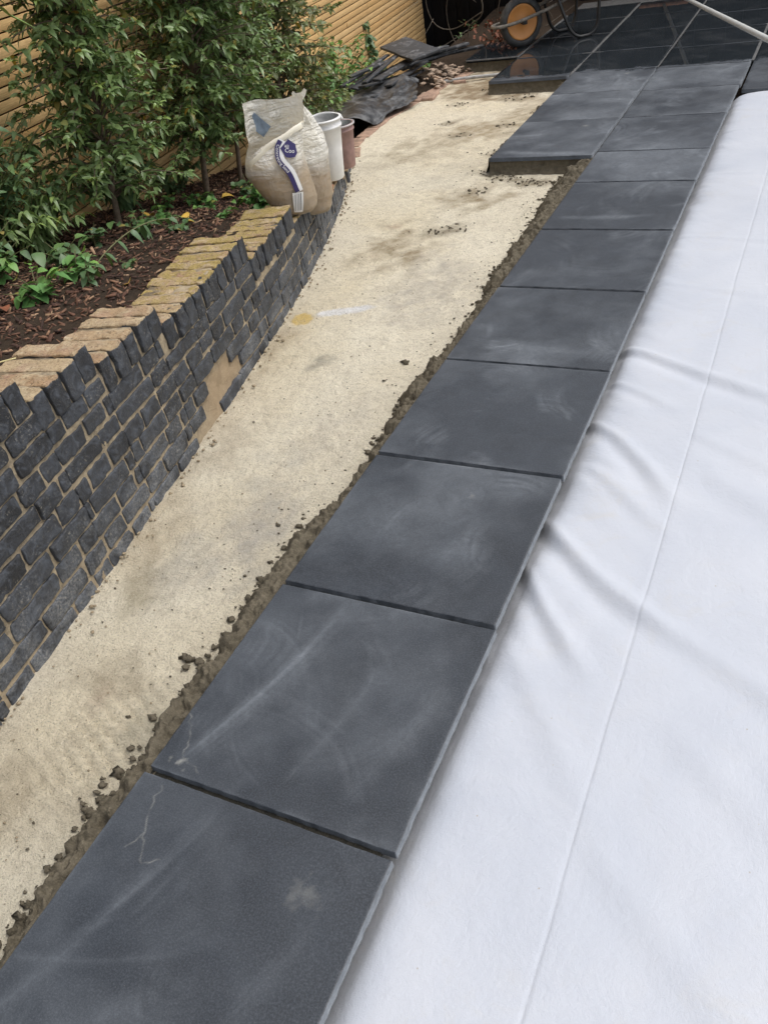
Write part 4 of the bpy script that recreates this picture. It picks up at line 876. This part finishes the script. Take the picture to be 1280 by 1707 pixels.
# bare twiggy shrub
bs=empty('bare_shrub',(-2.75,8.1,-.32),'leafless shrub with pale curving twigs against the black screen','shrub')
mb=MB()
def tw(pts,r=.006):
    V,P=tube(spline(pts,6)-np.array([-2.75,8.1,-.32]),np.linspace(r,r*.45,(len(pts)-1)*6+1),6);mb.add(V,P)
b0=(-2.75,8.1,-.32)
tw([b0,(-2.80,8.1,.0),(-2.62,8.05,.15),(-2.66,8.06,.55),(-2.55,8.1,.95)],.009);tw([(-2.66,8.06,.40),(-2.95,8.1,.38),(-3.2,8.15,.48),(-3.3,8.15,.6)],.005)
tw([(-2.62,8.05,.15),(-2.95,8.1,.02),(-3.15,8.1,.08),(-3.22,8.1,.30),(-3.12,8.12,.5)],.006);tw([(-2.64,8.05,.30),(-2.4,8.0,.38),(-2.1,8.0,.55),(-1.85,8.0,.8)],.006)
tw([(-2.4,8.0,.38),(-2.28,8.05,.65),(-2.0,8.1,.95)],.005);tw([b0,(-2.5,8.0,-.05),(-2.42,7.9,.15),(-2.3,7.9,.45),(-2.05,7.9,.6)],.006);tw([(-2.80,8.1,.0),(-3.1,8.0,-.12),(-3.4,8.,-.1)],.005)
tw([(-2.5,8.0,-.05),(-2.2,7.9,.05),(-2.1,7.9,.3)],.004);tw([b0,(-3.0,8.2,-.1),(-3.05,8.2,.2),(-2.9,8.2,.5)],.005)
rs=np.random.RandomState(9)
for i in range(16):
    a=np.array([rs.uniform(-3.3,-1.9),rs.uniform(7.8,8.3),rs.uniform(-.1,.7)]);d=rs.normal(0,.12,3);tw([a,a+d,a+d*2+rs.normal(0,.05,3)],.003)
mb.build('branches',MAT['twig'],bs,True)
# leaf litter near the barrow wheel
rs=np.random.RandomState(19);n=240;B=np.stack([rs.normal(-2.28,.13,n),rs.normal(7.75,.22,n),rs.uniform(-.10,.14,n)],1)
V,P,y_=leaf_mesh(B,rs.normal(0,1,(n,3))*[1,1,.5],rs.uniform(.03,.06,n),.026,.4,rs.normal(0,.6,n),.3,np.zeros(n))
o=link_mesh('leaf_litter',V,P,MAT['leaf_brown'],attrs={'young':y_});tag(o,'heap of rust brown dead leaves behind the barrow wheel','leaf litter',kind='stuff')
# ------------------------------------------------------------------ membrane, slates, rubble, pipe
def to3(px_xy):return np.array(px_xy,float)
mem=None
nu,nv=90,50;u=np.linspace(0,1,nu);v=np.linspace(0,1,nv);U,Vv=np.meshgrid(u,v,indexing='ij')
F0=spline([(-3.15,4.92,-.06),(-2.86,5.05,-.04),(-2.62,5.15,-.005),(-2.48,5.20,-.07),(-2.46,5.42,-.06),(-2.40,5.60,-.05),(-2.36,5.72,-.03)],16);B0=spline([(-3.45,5.75,-.10),(-3.2,5.85,-.03),(-2.95,5.95,.0),(-2.75,6.0,.03),(-2.62,6.05,.06),(-2.55,6.1,.03),(-2.5,6.1,0)],16)
fi=np.stack([np.interp(u,np.linspace(0,1,len(F0)),F0[:,i]) for i in range(3)],1);bi=np.stack([np.interp(u,np.linspace(0,1,len(B0)),B0[:,i]) for i in range(3)],1)
Wm=fi[:,None]*(1-Vv[...,None])+bi[:,None]*Vv[...,None]
Wm[...,2]+=.03*np.sin(np.pi*Vv)*(.5+.5*np.sin(U*7))+.022*np.abs(fbm(Wm[...,0]*4,Wm[...,1]*4,0,4,81))+.010*fbm(Wm[...,0]*18,Wm[...,1]*18,0,3,82)
Wm[...,0]+=.03*fbm(U*6,Vv*6,0,3,83);W2=Wm-[0,0,.004]
n0=nu*nv;Vc=np.concatenate([Wm.reshape(-1,3),W2.reshape(-1,3)]);i=np.arange(nu-1)*nv
P=[gridf(nu,nv),gridf(nu,nv,n0)[:,::-1],np.c_[i,i+nv,n0+i+nv,n0+i][:,::-1]]
o=link_mesh('black_membrane',Vc,P,MAT['membrane'],smooth=True);tag(o,'crumpled black plastic membrane lying beside the path edge behind the bucket','plastic sheet')
def piece(c,L,W_,T_,yaw,pit,rol,label,grp='slate offcuts in the pile by the path',seed=0):
    V,P=roundbox((L,W_,T_),.0025,8,3,1);V=V+.003*np.stack([vn(V[:,0]*20+seed,V[:,1]*20,V[:,2]*9,1),vn(V[:,0]*14+seed,V[:,1]*20,0,2),0*V[:,0]],1)*[1,2,1]
    o=link_mesh('slate_offcut',V,P,MAT['slate2']);o.location=c;o.rotation_euler=(rol,pit,yaw);return tag(o,label,'slate offcut',grp)
sp='narrow strip of dusty dark slate in the bundle behind the black membrane'
rs=np.random.RandomState(5)
for i,(x,y,z,L,wv,yw) in enumerate([(-2.70,6.10,-.05,.90,.08,1.50),(-2.78,6.14,-.02,.95,.07,1.53),(-2.86,6.18,.01,.90,.06,1.48),(-2.94,6.20,.04,.95,.05,1.52),(-2.66,6.24,-.01,.80,.07,1.58),(-3.00,6.16,.055,.80,.045,1.50),(-2.74,6.30,.035,.80,.08,1.46),(-2.85,6.26,.065,.85,.05,1.55),(-2.91,6.10,.08,.7,.04,1.50)]):
    piece((x,y,z+.05),L,wv,.016,yw,rs.normal()*.05,rs.normal()*.16,sp,seed=i*7)
piece((-2.76,6.56,.16),.66,.26,.02,-.72,.06,.10,'broad dark slate piece lying tilted across the top of the bundle',seed=60)
s2='grey slate strip in the far stack beside the rubble'
for i,(x,y,z,L,wv,yw) in enumerate([(-2.80,6.98,-.02,.52,.09,.85),(-2.72,6.93,.005,.50,.08,.72),(-2.66,7.05,.03,.50,.08,.80),(-2.84,7.10,.03,.45,.06,.88),(-2.62,6.98,.05,.42,.06,.62),(-2.52,7.16,.0,.40,.10,.55)]):
    piece((x,y,z),L,wv,.02,yw,rs.normal()*.04,rs.normal()*.1,s2,seed=80+i)
mb=MB()
for i in range(90):
    x=rs.normal(-2.50,.08);y=rs.uniform(5.75,7.0);r=rs.uniform(.007,.020);mb.add(*blob((x+(6.4-y)*.0,y,bz(x,y)+.08+r*.2-.06*(y<6.2)),r,i+900,.9,(1.2,.9,.7),2))
for i in range(50):
    x=rs.normal(-2.42,.05);y=rs.uniform(6.25,6.8);r=rs.uniform(.007,.020);mb.add(*blob((x,y,-.07+r*.5),r,i+1200,.9,(1.2,.9,.7),2))
o=mb.build('rubble',MAT['stone']);tag(o,'pale stones and broken brick rubble beside the slate pile','rubble',kind='stuff')
mb=MB()
for i,(x,y,yw) in enumerate([(-2.29,6.47,1.9),(-2.36,5.98,1.7)]):
    V,P=roundbox((.215,.10,.065),.006,6,3,2);V=V+.004*np.stack([vn(V[:,0]*40+i,V[:,1]*40,V[:,2]*40,1),vn(V[:,0]*40,V[:,1]*40+i,V[:,2]*40,2),vn(V[:,0]*40,V[:,1]*40,V[:,2]*40+i,3)],1)
    o=link_mesh('loose_brick',V,P,MAT['redbrick'],smooth=True);o.location=(x,y,-.105);o.rotation_euler=(0,0,yw);tag(o,['flat red brick at the path corner by the rubble','red brick on the path edge beside the black membrane'][i],'brick','loose red bricks')
q=spline([(-2.40,6.38,-.075),(-2.2,6.42,-.068),(-2.0,6.45,-.07),(-1.86,6.50,-.072)],8);V,P=tube(q,.013,10)
o=link_mesh('pipe',V,P,MAT['plaster'],smooth=True);tag(o,'short muddy pale pipe on the path between rubble and wet slab','pipe')
# ------------------------------------------------------------------ sand bags
def bag_frame(origin,d):
    d=np.array([d[0],d[1],0.]);d/=np.linalg.norm(d);r=np.array([d[1],-d[0],0.]);return np.array(origin,float),r,d
O1,r1,d1=bag_frame((-1.707-.567*.09,2.619+.824*.09,.27-.027),(-.567,.824))
def prof(z,tab):
    tab=np.array(tab);return [np.interp(z,tab[:,0],tab[:,i]) for i in (1,2,3)]
T1=[(-.04,.075,.07,.05),(-.015,.075,.095,.085),(.03,.06,.118,.10),(.10,.036,.132,.115),(.18,.015,.147,.115),(.24,.022,.136,.105),(.30,.040,.128,.085),(.38,.055,.135,.065),(.47,.068,.136,.05)]
def ztop1(a,front):
    f=np.interp(a,[-.13,-.098,-.01,.07,.138,.2],[.235,.235,.298,.325,.344,.36]);b=np.interp(a,[-.13,-.07,.0,.107,.16,.2],[.40,.47,.468,.447,.455,.46])
    return f*(1-front)+b*front
def bag1pt(a,z,off=0.):
    c,r,rd=prof(z,T1);k=np.clip(abs((a-c)/r),0,.999);dd=-rd*(1-k**2.3)**(1/2.3)
    return O1+r1*a+d1*(dd-off)+np.array([0,0,1.])*z
def make_bag(name,label,O,r_,d_,tab,ztop,nt,nz,sandtop,seed,tie=False):
    root=empty(name,O,label,'sand bag','clear bags of sand on the wall')
    def shell(scale,zt_func,z0,nzz,wr):
        th=np.linspace(0,2*math.pi,nt,endpoint=False);V=[]
        for i in range(nzz):
            t=i/(nzz-1)
            cs,sn=np.cos(th),np.sin(th)
            # solve height first from top line
            c,r,rd=prof(np.full(nt,z0+t*.45),tab)
            a_=c+r*np.sign(cs)*abs(cs)**.9
            front=np.clip((sn+.35)/.7,0,1)
            zt=zt_func(a_,front);z=z0+(zt-z0)*t
            c,r,rd=prof(z,tab);e=2/2.3
            a=c+scale*r*np.sign(cs)*abs(cs)**e;d=scale*rd*np.sign(sn)*abs(sn)**e
            w_=wr*(fbm(a*9+seed,z*16+d*5,0,3,seed)+.6*np.sin((z+.25*a)*120+3*fbm(a*6,z*6,0,2,seed))*np.clip(1-abs(z-.10)/.12,0,1)*.35)
            up=np.clip((z-.2)/.15,0,1);w_=w_*(1+1.3*up)+up*.011*(abs(vn(th*3.2+seed+z*5,z*9,0,seed+6))-.35)
            a=a+w_*cs;d=d+w_*sn+up*wr*1.1*vn(a*22+seed,z*9,0,seed+4)
            V.append(r_*a[:,None]+d_*d[:,None]+np.array([0,0,1.])*z[:,None])
        V=np.concatenate(V);i=np.arange(nt);F=[]
        for k in range(nzz-1):F.append(np.c_[k*nt+i,k*nt+(i+1)%nt,(k+1)*nt+(i+1)%nt,(k+1)*nt+i])
        return V,F
    V,F=shell(1.,ztop,tab[0][0],nz,.0045);P=[np.concatenate(F),np.arange(nt)[None,::-1]]
    link_mesh('bag_skin',V,P,MAT['bag'],root,True)
    V,F=shell(.972,lambda a,f:np.full_like(a,sandtop)+.03*vn(a*9,f*2,0,3)-.02*f,tab[0][0]+.003,26,.003)
    top=V[-nt:];cen=top.mean(0)+[0,0,.01];V=np.vstack([V,cen]);i=np.arange(nt);n=len(V)-1
    link_mesh('sand',V,[np.concatenate(F),np.c_[n-nt+i,n-nt+(i+1)%nt,np.full(nt,n)],np.arange(nt)[None,::-1]],MAT['bagsand'],root,True);return root
b1=make_bag('sand_bag','open cream plastic sand bag with a navy printed band, front one on the wall',O1,r1,d1,T1,ztop1,96,60,.215,3)
O2,r2,d2=bag_frame((-1.615-.525*.12,2.845+.851*.12,.2-.035),(-.525,.851))
T2=[(-.03,-.045,.07,.05),(-.01,-.045,.085,.075),(.05,-.045,.100,.09),(.13,-.045,.106,.095),(.25,-.035,.108,.085),(.33,-.03,.092,.065),(.40,-.03,.062,.045),(.455,-.028,.026,.02),(.475,-.024,.018,.016),(.50,-.012,.032,.014),(.53,-.002,.036,.010)]
hem=[]
for a in np.linspace(-.108,.20,40):
    c,r,rd=prof(float(np.interp(a,[-.108,.2],[.24,.36])),T1)
    aa=np.clip(a,c-r*.99,c+r*.99);hem.append(bag1pt(aa,float(ztop1(aa,0.)),.003)-O1+np.array([0,0,.002*math.sin(a*60)]))
hq=np.array(hem);up=np.array([0,0,1.]);hv=np.concatenate([hq+up*.006,hq+up*.001-d1*.004,hq-up*.012-d1*.0035,hq-up*.020-d1*.001]);i=np.arange(len(hq)-1);m=len(hq)
link_mesh('hem',hv,[np.concatenate([np.c_[k*m+i,k*m+i+1,(k+1)*m+i+1,(k+1)*m+i] for k in range(3)])],MAT['hem'],b1,True)
b2=make_bag('sand_bag','knotted sand bag behind the printed one, its tied neck sticking up',O2,r2,d2,T2,lambda a,f:np.full_like(a,.525)+.012*vn(a*40,f,0,2),80,70,.22,8)
def on_bag(path,widths,off,name,mat,parent,n=40):
    """ribbon along a polyline in bag (a,z) coordinates"""
    q=spline([(x,z,0) for x,z in path],10)[:,:2];w_=np.interp(np.linspace(0,1,len(q)),np.linspace(0,1,len(widths)),widths)
    T=np.gradient(q,axis=0);T/=np.linalg.norm(T,axis=1)[:,None];N=np.c_[-T[:,1],T[:,0]];V=[]
    m=7
    for i in range(len(q)):
        for k in np.linspace(-1,1,m):
            p=q[i]+N[i]*w_[i]*k;V.append(bag1pt(p[0],p[1],off)-O1)
    return link_mesh(name,np.array(V),[gridf(len(q),m)],mat,parent,True),q
wp=[(.062,.312),(.040,.283),(.036,.235),(.070,.170),(.088,.085)]
on_bag([(x+.010,z) for x,z in wp],[.018,.019,.019,.018,.017],.0065,'white_print',MAT['print_white'],b1)
_,q=on_bag(wp,[.0105]*5,.0085,'navy_band',MAT['navy'],b1)
on_bag([(.088,.082),(.080,.03),(.072,-.012)],[.026,.024,.020],.0065,'white_panel',MAT['print_white'],b1)
for dx,wv in((-.014,.0012),(-.004,.0008),(.004,.0012),(.013,.0018)):
    on_bag([(.088+dx,.076),(.080+dx,.03),(.073+dx,-.004)],[wv]*3,.0085,'fine_print',MAT['print_black'],b1)
on_bag([(.076,.296),(.098,.262),(.118,.238)],[.026,.034,.010],.0085,'navy_logo',MAT['navy'],b1)
def text_on(txt,size,fn,name,mat,parent):
    cu=bpy.data.curves.new('lettering','FONT');cu.body=txt;cu.size=size;cu.resolution_u=3
    to=bpy.data.objects.new('lettering',cu);COL.objects.link(to);bpy.context.view_layer.update()
    me=to.to_mesh();V=np.array([v.co[:2] for v in me.vertices]);tri=[list(p.vertices) for p in me.polygons];to.to_mesh_clear()
    bpy.data.objects.remove(to);W_=np.array([fn(x,y) for x,y in V])-O1
    by={}
    for p in tri:by.setdefault(len(p),[]).append(p)
    return link_mesh(name,W_,[np.array(v) for v in by.values()],mat,parent)
Lq=np.concatenate([[0],np.cumsum(np.hypot(*np.diff(q,axis=0).T))]);
def along(x,y,s0=.018):
    s=s0+x;p=np.array([np.interp(s,Lq,q[:,0]),np.interp(s,Lq,q[:,1])]);e=.003;p2=np.array([np.interp(s+e,Lq,q[:,0]),np.interp(s+e,Lq,q[:,1])]);T=(p2-p)/np.hypot(*(p2-p)) if np.hypot(*(p2-p))>0 else np.array([0,-1.])
    N=np.array([-T[1],T[0]]);pp=p+N*(y-.005);return bag1pt(pp[0],pp[1],.0105)
text_on('Concreting Sand',.0195,along,'lettering',MAT['print_white'],b1)
text_on('all',.024,lambda x,y:bag1pt(.074+x*.85+y*.25,.284-x*.55+y*.8,.0105),'lettering',MAT['print_white'],b1)
text_on('Coo',.028,lambda x,y:bag1pt(.070+x*.85+y*.25,.264-x*.30+y*.8,.0105),'lettering',MAT['print_white'],b1)
# bluish reflection inside the raised back of the bag, painted as a patch
q2=[(-.045,.40),(-.015,.36),(.015,.325)]
V=[]
for a,z in [(x+ox,z+oz) for x,z in q2 for ox,oz in((-.022,-.02),(.022,.02))]:
    c,rr,rd=prof(z,T1);V.append(r1*a+d1*(rd*.80)+np.array([0,0,z]))
link_mesh('inner_reflection',np.array(V),[[(0,1,3,2),(2,3,5,4)]],MAT['blue_reflection'],b1,True)
# ------------------------------------------------------------------ buckets
def bucket(name,loc,r0,r1_,h,mat,rimmat,label,yaw=0,dirty=True,tilt=0):
    root=empty(name,loc,label,'bucket');root.rotation_euler=(tilt,0,yaw);n=48
    pr=[(0,.001),(r0-.006,.001),(r0,.008),(r0+(r1_-r0)*.5,h*.5),(r1_-.003,h*.84),(r1_+.003,h*.85),(r1_+.004,h*.88),(r1_-.001,h*.885),(r1_,h*.985),(r1_+.006,h*.99),(r1_+.007,h*1.0),(r1_-.004,h*1.0),(r1_-.006,h*.97),(r0+(r1_-r0)*.5-.004,h*.5),(r0-.004,.012),(0,.012)]
    th=np.linspace(0,2*math.pi,n,endpoint=False);V=[];
    for r,z in pr:V+= [(r*math.cos(t),r*math.sin(t),z) for t in th]
    V=np.array(V);i=np.arange(n);F=[];Fi=[]
    for k in range(len(pr)-1):
        f=np.c_[k*n+i,k*n+(i+1)%n,(k+1)*n+(i+1)%n,(k+1)*n+i]
        (Fi if k>=11 else F).append(f)
    link_mesh('body',V,[np.concatenate(F)],mat,root,True);link_mesh('inside',V*[.998,.998,1],[np.concatenate(Fi)],MAT['plaster'],root,True)
    V,P=tube([((r1_+.006)*math.cos(t),(r1_+.006)*math.sin(t),h*.985) for t in np.linspace(0,2*math.pi,49)],.0055,8);link_mesh('rim',V,P,rimmat,root,True)
    q=[((r1_+.012)*math.cos(t),(r1_+.004)*math.sin(t)*math.cos(.15)+0,h*.93+(r1_)*.28*math.sin(t)) for t in np.linspace(0,math.pi,24)]
    V,P=tube(q,.0042,8);link_mesh('handle',V,P,rimmat,root,True);return root
bucket('bucket',(-1.955,3.56,.085),.062,.095,.325,MAT['white_plastic'],MAT['white_plastic'],'white mortar splashed bucket standing behind the sand bags',.55)
bucket('bucket',(-2.075,3.93,.03),.062,.086,.25,MAT['red_plastic'],MAT['grey_plastic'],'dusty red brown bucket half hidden behind the white one',.9)
# split timber wedge on the wall
V,P=roundbox((.13,.035,.03),.003,8,3,2);V=V+.004*np.stack([vn(V[:,0]*30,V[:,1]*60,V[:,2]*60,1),vn(V[:,0]*20,V[:,1]*60,V[:,2]*60,2),vn(V[:,0]*20,V[:,1]*60,V[:,2]*60,3)],1)
o=link_mesh('timber_wedge',V,P,MAT['wood']);o.location=(-1.80,3.22,.155);o.rotation_euler=(.2,.35,1.9);tag(o,'reddish split timber wedge on the wall below the white bucket','timber')
# ------------------------------------------------------------------ wheelbarrow
H=np.array([.77,.64,0.]);H/=np.linalg.norm(H);S=np.array([H[1],-H[0],0.]) # S points towards the camera side
WC=np.array([-1.931,7.074,.190]);wb=empty('wheelbarrow',(WC[0],WC[1],0),'muddy black wheelbarrow with an orange wheel disc on the wet slabs','wheelbarrow');BO=np.array([WC[0],WC[1],0.])
def L3(s,t,z):return np.array([WC[0],WC[1],0.])+H*s+S*t+np.array([0,0,z])-BO
wheel=bpy.data.objects.new("wheel",None);COL.objects.link(wheel);wheel.parent=wb;wheel.location=(0,0,.190)
def lathe(prof_,axis,n=56):
    """profile (r, t) turned round the axle (direction S)"""
    th=np.linspace(0,2*math.pi,n,endpoint=False);V=[]
    for r,t in prof_:
        for a in th:V.append(H*r*math.cos(a)+np.array([0,0,1.])*r*math.sin(a)+S*t)
    i=np.arange(n);F=[np.c_[k*n+i,k*n+(i+1)%n,(k+1)*n+(i+1)%n,(k+1)*n+i] for k in range(len(prof_)-1)]
    return np.array(V),[np.concatenate(F)]
tp=[(.148+.042*math.cos(a)*(1 if math.cos(a)>0 else .35)-.0,.042*math.sin(a)) for a in np.linspace(-math.pi,math.pi,21)]
V,P=lathe(tp,S);a=np.arctan2(V[:,2],V@H);r=np.hypot(V[:,2],V@H);V=V+(np.where(r>.178,.0025*np.sign(np.sin(a*34+np.where(V@S>0,0,1.5))),0))[:,None]*(V/np.linalg.norm(V,axis=1)[:,None])
link_mesh('tyre',V,P,MAT['tyre'],wheel,True)
V,P=lathe([(.0,.022),(.02,.024),(.03,.018),(.07,.016),(.115,.022),(.128,.030),(.136,.026),(.136,-.026),(.128,-.030),(.115,-.022),(.03,-.018),(0,-.022)],S)
link_mesh('disc',V,P,MAT['orange'],wheel,True)
V,P=lathe([(0,.075),(.016,.075),(.016,-.075),(0,-.075)],S,16);link_mesh('hub',V,P,MAT['blacktube'],wheel,True)
# tubular frame: bow round the wheel, up to the handles
fr=[];hs_=[(1.35,.29,.70),(1.0,.26,.60),(.62,.20,.42),(.30,.125,.285),(0,.095,.218),(-.14,.085,.20),(-.235,.05,.195)]
path=[L3(*p) for p in hs_]+[L3(-.255,0,.195)]+[L3(s,-t,z) for s,t,z in hs_[::-1]]
q=spline(path,6);V,P=tube(q,.0135,10);link_mesh('frame',V,P,MAT['worntube'],wb,True)
for sg in(1,-1):
    V,P=boxv(L3(0,sg*.085,.20),(.04,.02,.045),np.array([H,S,[0,0,1]]),.003);link_mesh('axle_bracket',V,P,MAT['blacktube'],wb)
    p=[L3(.27,sg*.15,.33),L3(.31,sg*.18,.20),L3(.36,sg*.20,.075),L3(.42,sg*.21,.022),L3(.48,sg*.212,.014),L3(.54,sg*.214,.022),L3(.595,sg*.215,.075),L3(.61,sg*.215,.20),L3(.615,sg*.215,.45)]
    V,P=tube(spline(p,7),.0135,10);link_mesh('leg',V,P,MAT['blacktube'],wb,True)
    V,P=tube([L3(1.25,sg*.283,.672),L3(1.42,sg*.296,.722)],.019,10);link_mesh('grip',V,P,MAT['tyre'],wb,True)
V,P=tube([L3(.36,-.20,.10),L3(.36,.20,.10)],.009,8)
# tray
def ring(z,s0,s1,w_,n=10,rad=.06):
    pts=[];
    for cx,cy,a0 in((s1-rad,w_-rad,0),(s0+rad,w_-rad,90),(s0+rad,-w_+rad,180),(s1-rad,-w_+rad,270)):
        for k in range(n):a=R(a0+90*k/(n-1));pts.append(L3(cx+rad*math.cos(a),cy+rad*math.sin(a),z))
    return pts
rings=[ring(.325,.28,.72,.17),ring(.33,.25,.76,.19),ring(.45,.15,.84,.24),ring(.60,.02,.92,.29),ring(.612,.008,.932,.30),ring(.605,.0,.94,.308),ring(.595,.01,.93,.300),ring(.60,.026,.914,.284),ring(.45,.156,.834,.234),ring(.34,.256,.754,.184)]
V=np.concatenate(rings);n=40;i=np.arange(n);F=[np.c_[k*n+i,k*n+(i+1)%n,(k+1)*n+(i+1)%n,(k+1)*n+i] for k in range(len(rings)-1)]
link_mesh('tray',V,[np.concatenate(F),np.arange(n)[None,::-1],(np.arange(n)+(len(rings)-1)*n)[None]],MAT['blacktube'],wb,True)
# ------------------------------------------------------------------ broom whose pale handle crosses the corner
br=empty('broom',(-1.13,9.0,.02),'long white broom pole crossing the top right corner above the wet slabs','broom');O_=np.array([-1.13,9.0,.02])
A=np.array([.212,4.303,.46]);B_=np.array([-.605,7.198,.205]);d=(A-B_)/np.linalg.norm(A-B_)
p0=B_-d*1.65;p1=A+d*.9;V,P=tube(np.array([p0+(p1-p0)*t for t in np.linspace(0,1,12)])-O_,.0145,14);link_mesh('handle',V,P,MAT['pole'],br,True)
link_mesh('head',*[(V+(p0-O_)+[0,0,-.0],P) for V,P in [roundbox((.45,.07,.03),.005,4,2,2)]][0],MAT['wood'],br)
# ------------------------------------------------------------------ fallen leaves
def fallen(x,y,z,L,yaw,label,mat='leaf_yellow',cat='leaf',w_=.6,dr=.3):
    L=L*1.3;V,P,y_=leaf_mesh([(0,0,0)],[(1,0,.25)],L,L*w_,dr,np.array([.2]),.35,np.zeros(1))
    o=link_mesh('fallen_leaf',V,P,MAT[mat],smooth=True,attrs={'young':y_});o.location=(x,y,z+.008);o.rotation_euler=(RS.normal()*.2,RS.normal()*.2,yaw);return tag(o,label,cat,'fallen leaves on the bed')
def fb(x,y,*a,**k):fallen(x,y,bz(x,y)+.010,*a,**k)

fb(-1.74,1.56,.055,2.4,'pale yellow fallen leaf at the back edge of the mossy coping',w_=.75)
fb(-2.138,2.40,.050,.4,'flat bright yellow round leaf in the middle of the mulch',w_=.9,dr=.1)
fb(-2.17,2.50,.055,2.9,'orange yellow leaf just behind the flat round one',w_=.7)
fb(-2.11,2.29,.055,1.2,'yellow leaf curled upright in front of the flat round one',w_=.6,dr=.6)
fb(-2.465,3.16,.060,.9,'curled golden leaf near the foot of the bushy tree',w_=.8)
fb(-2.58,3.5,.055,2.2,'yellow leaf in the shade behind the bushy tree foot',w_=.5)
fb(-2.57,2.60,.065,.3,'long faded orange leaf lying behind the nearest trunk',w_=.5,dr=.9)
fb(-2.42,2.50,.060,1.9,'faded orange leaf draped over a weed beside the nearest trunk',w_=.5,dr=.9)
fb(-2.05,1.24,.080,2.6,'reddish brown dead leaf nearest the left end of the coping',mat='leaf_brown',w_=.45,dr=.5)
fb(-2.10,1.32,.070,2.0,'second reddish brown dead leaf, behind the first one',mat='leaf_brown',w_=.45,dr=.5)
V,P=tube(spline([(-1.50,.60,.600),(-1.42,.57,.598),(-1.36,.60,.601),(-1.30,.66,.597)],6),.0022,5);o=link_mesh('straw_stalk',np.array(V),P,simple('straw',(.60,.52,.26),.6),smooth=True);tag(o,'pale straw stalk lying on the nearest coping bricks','straw')
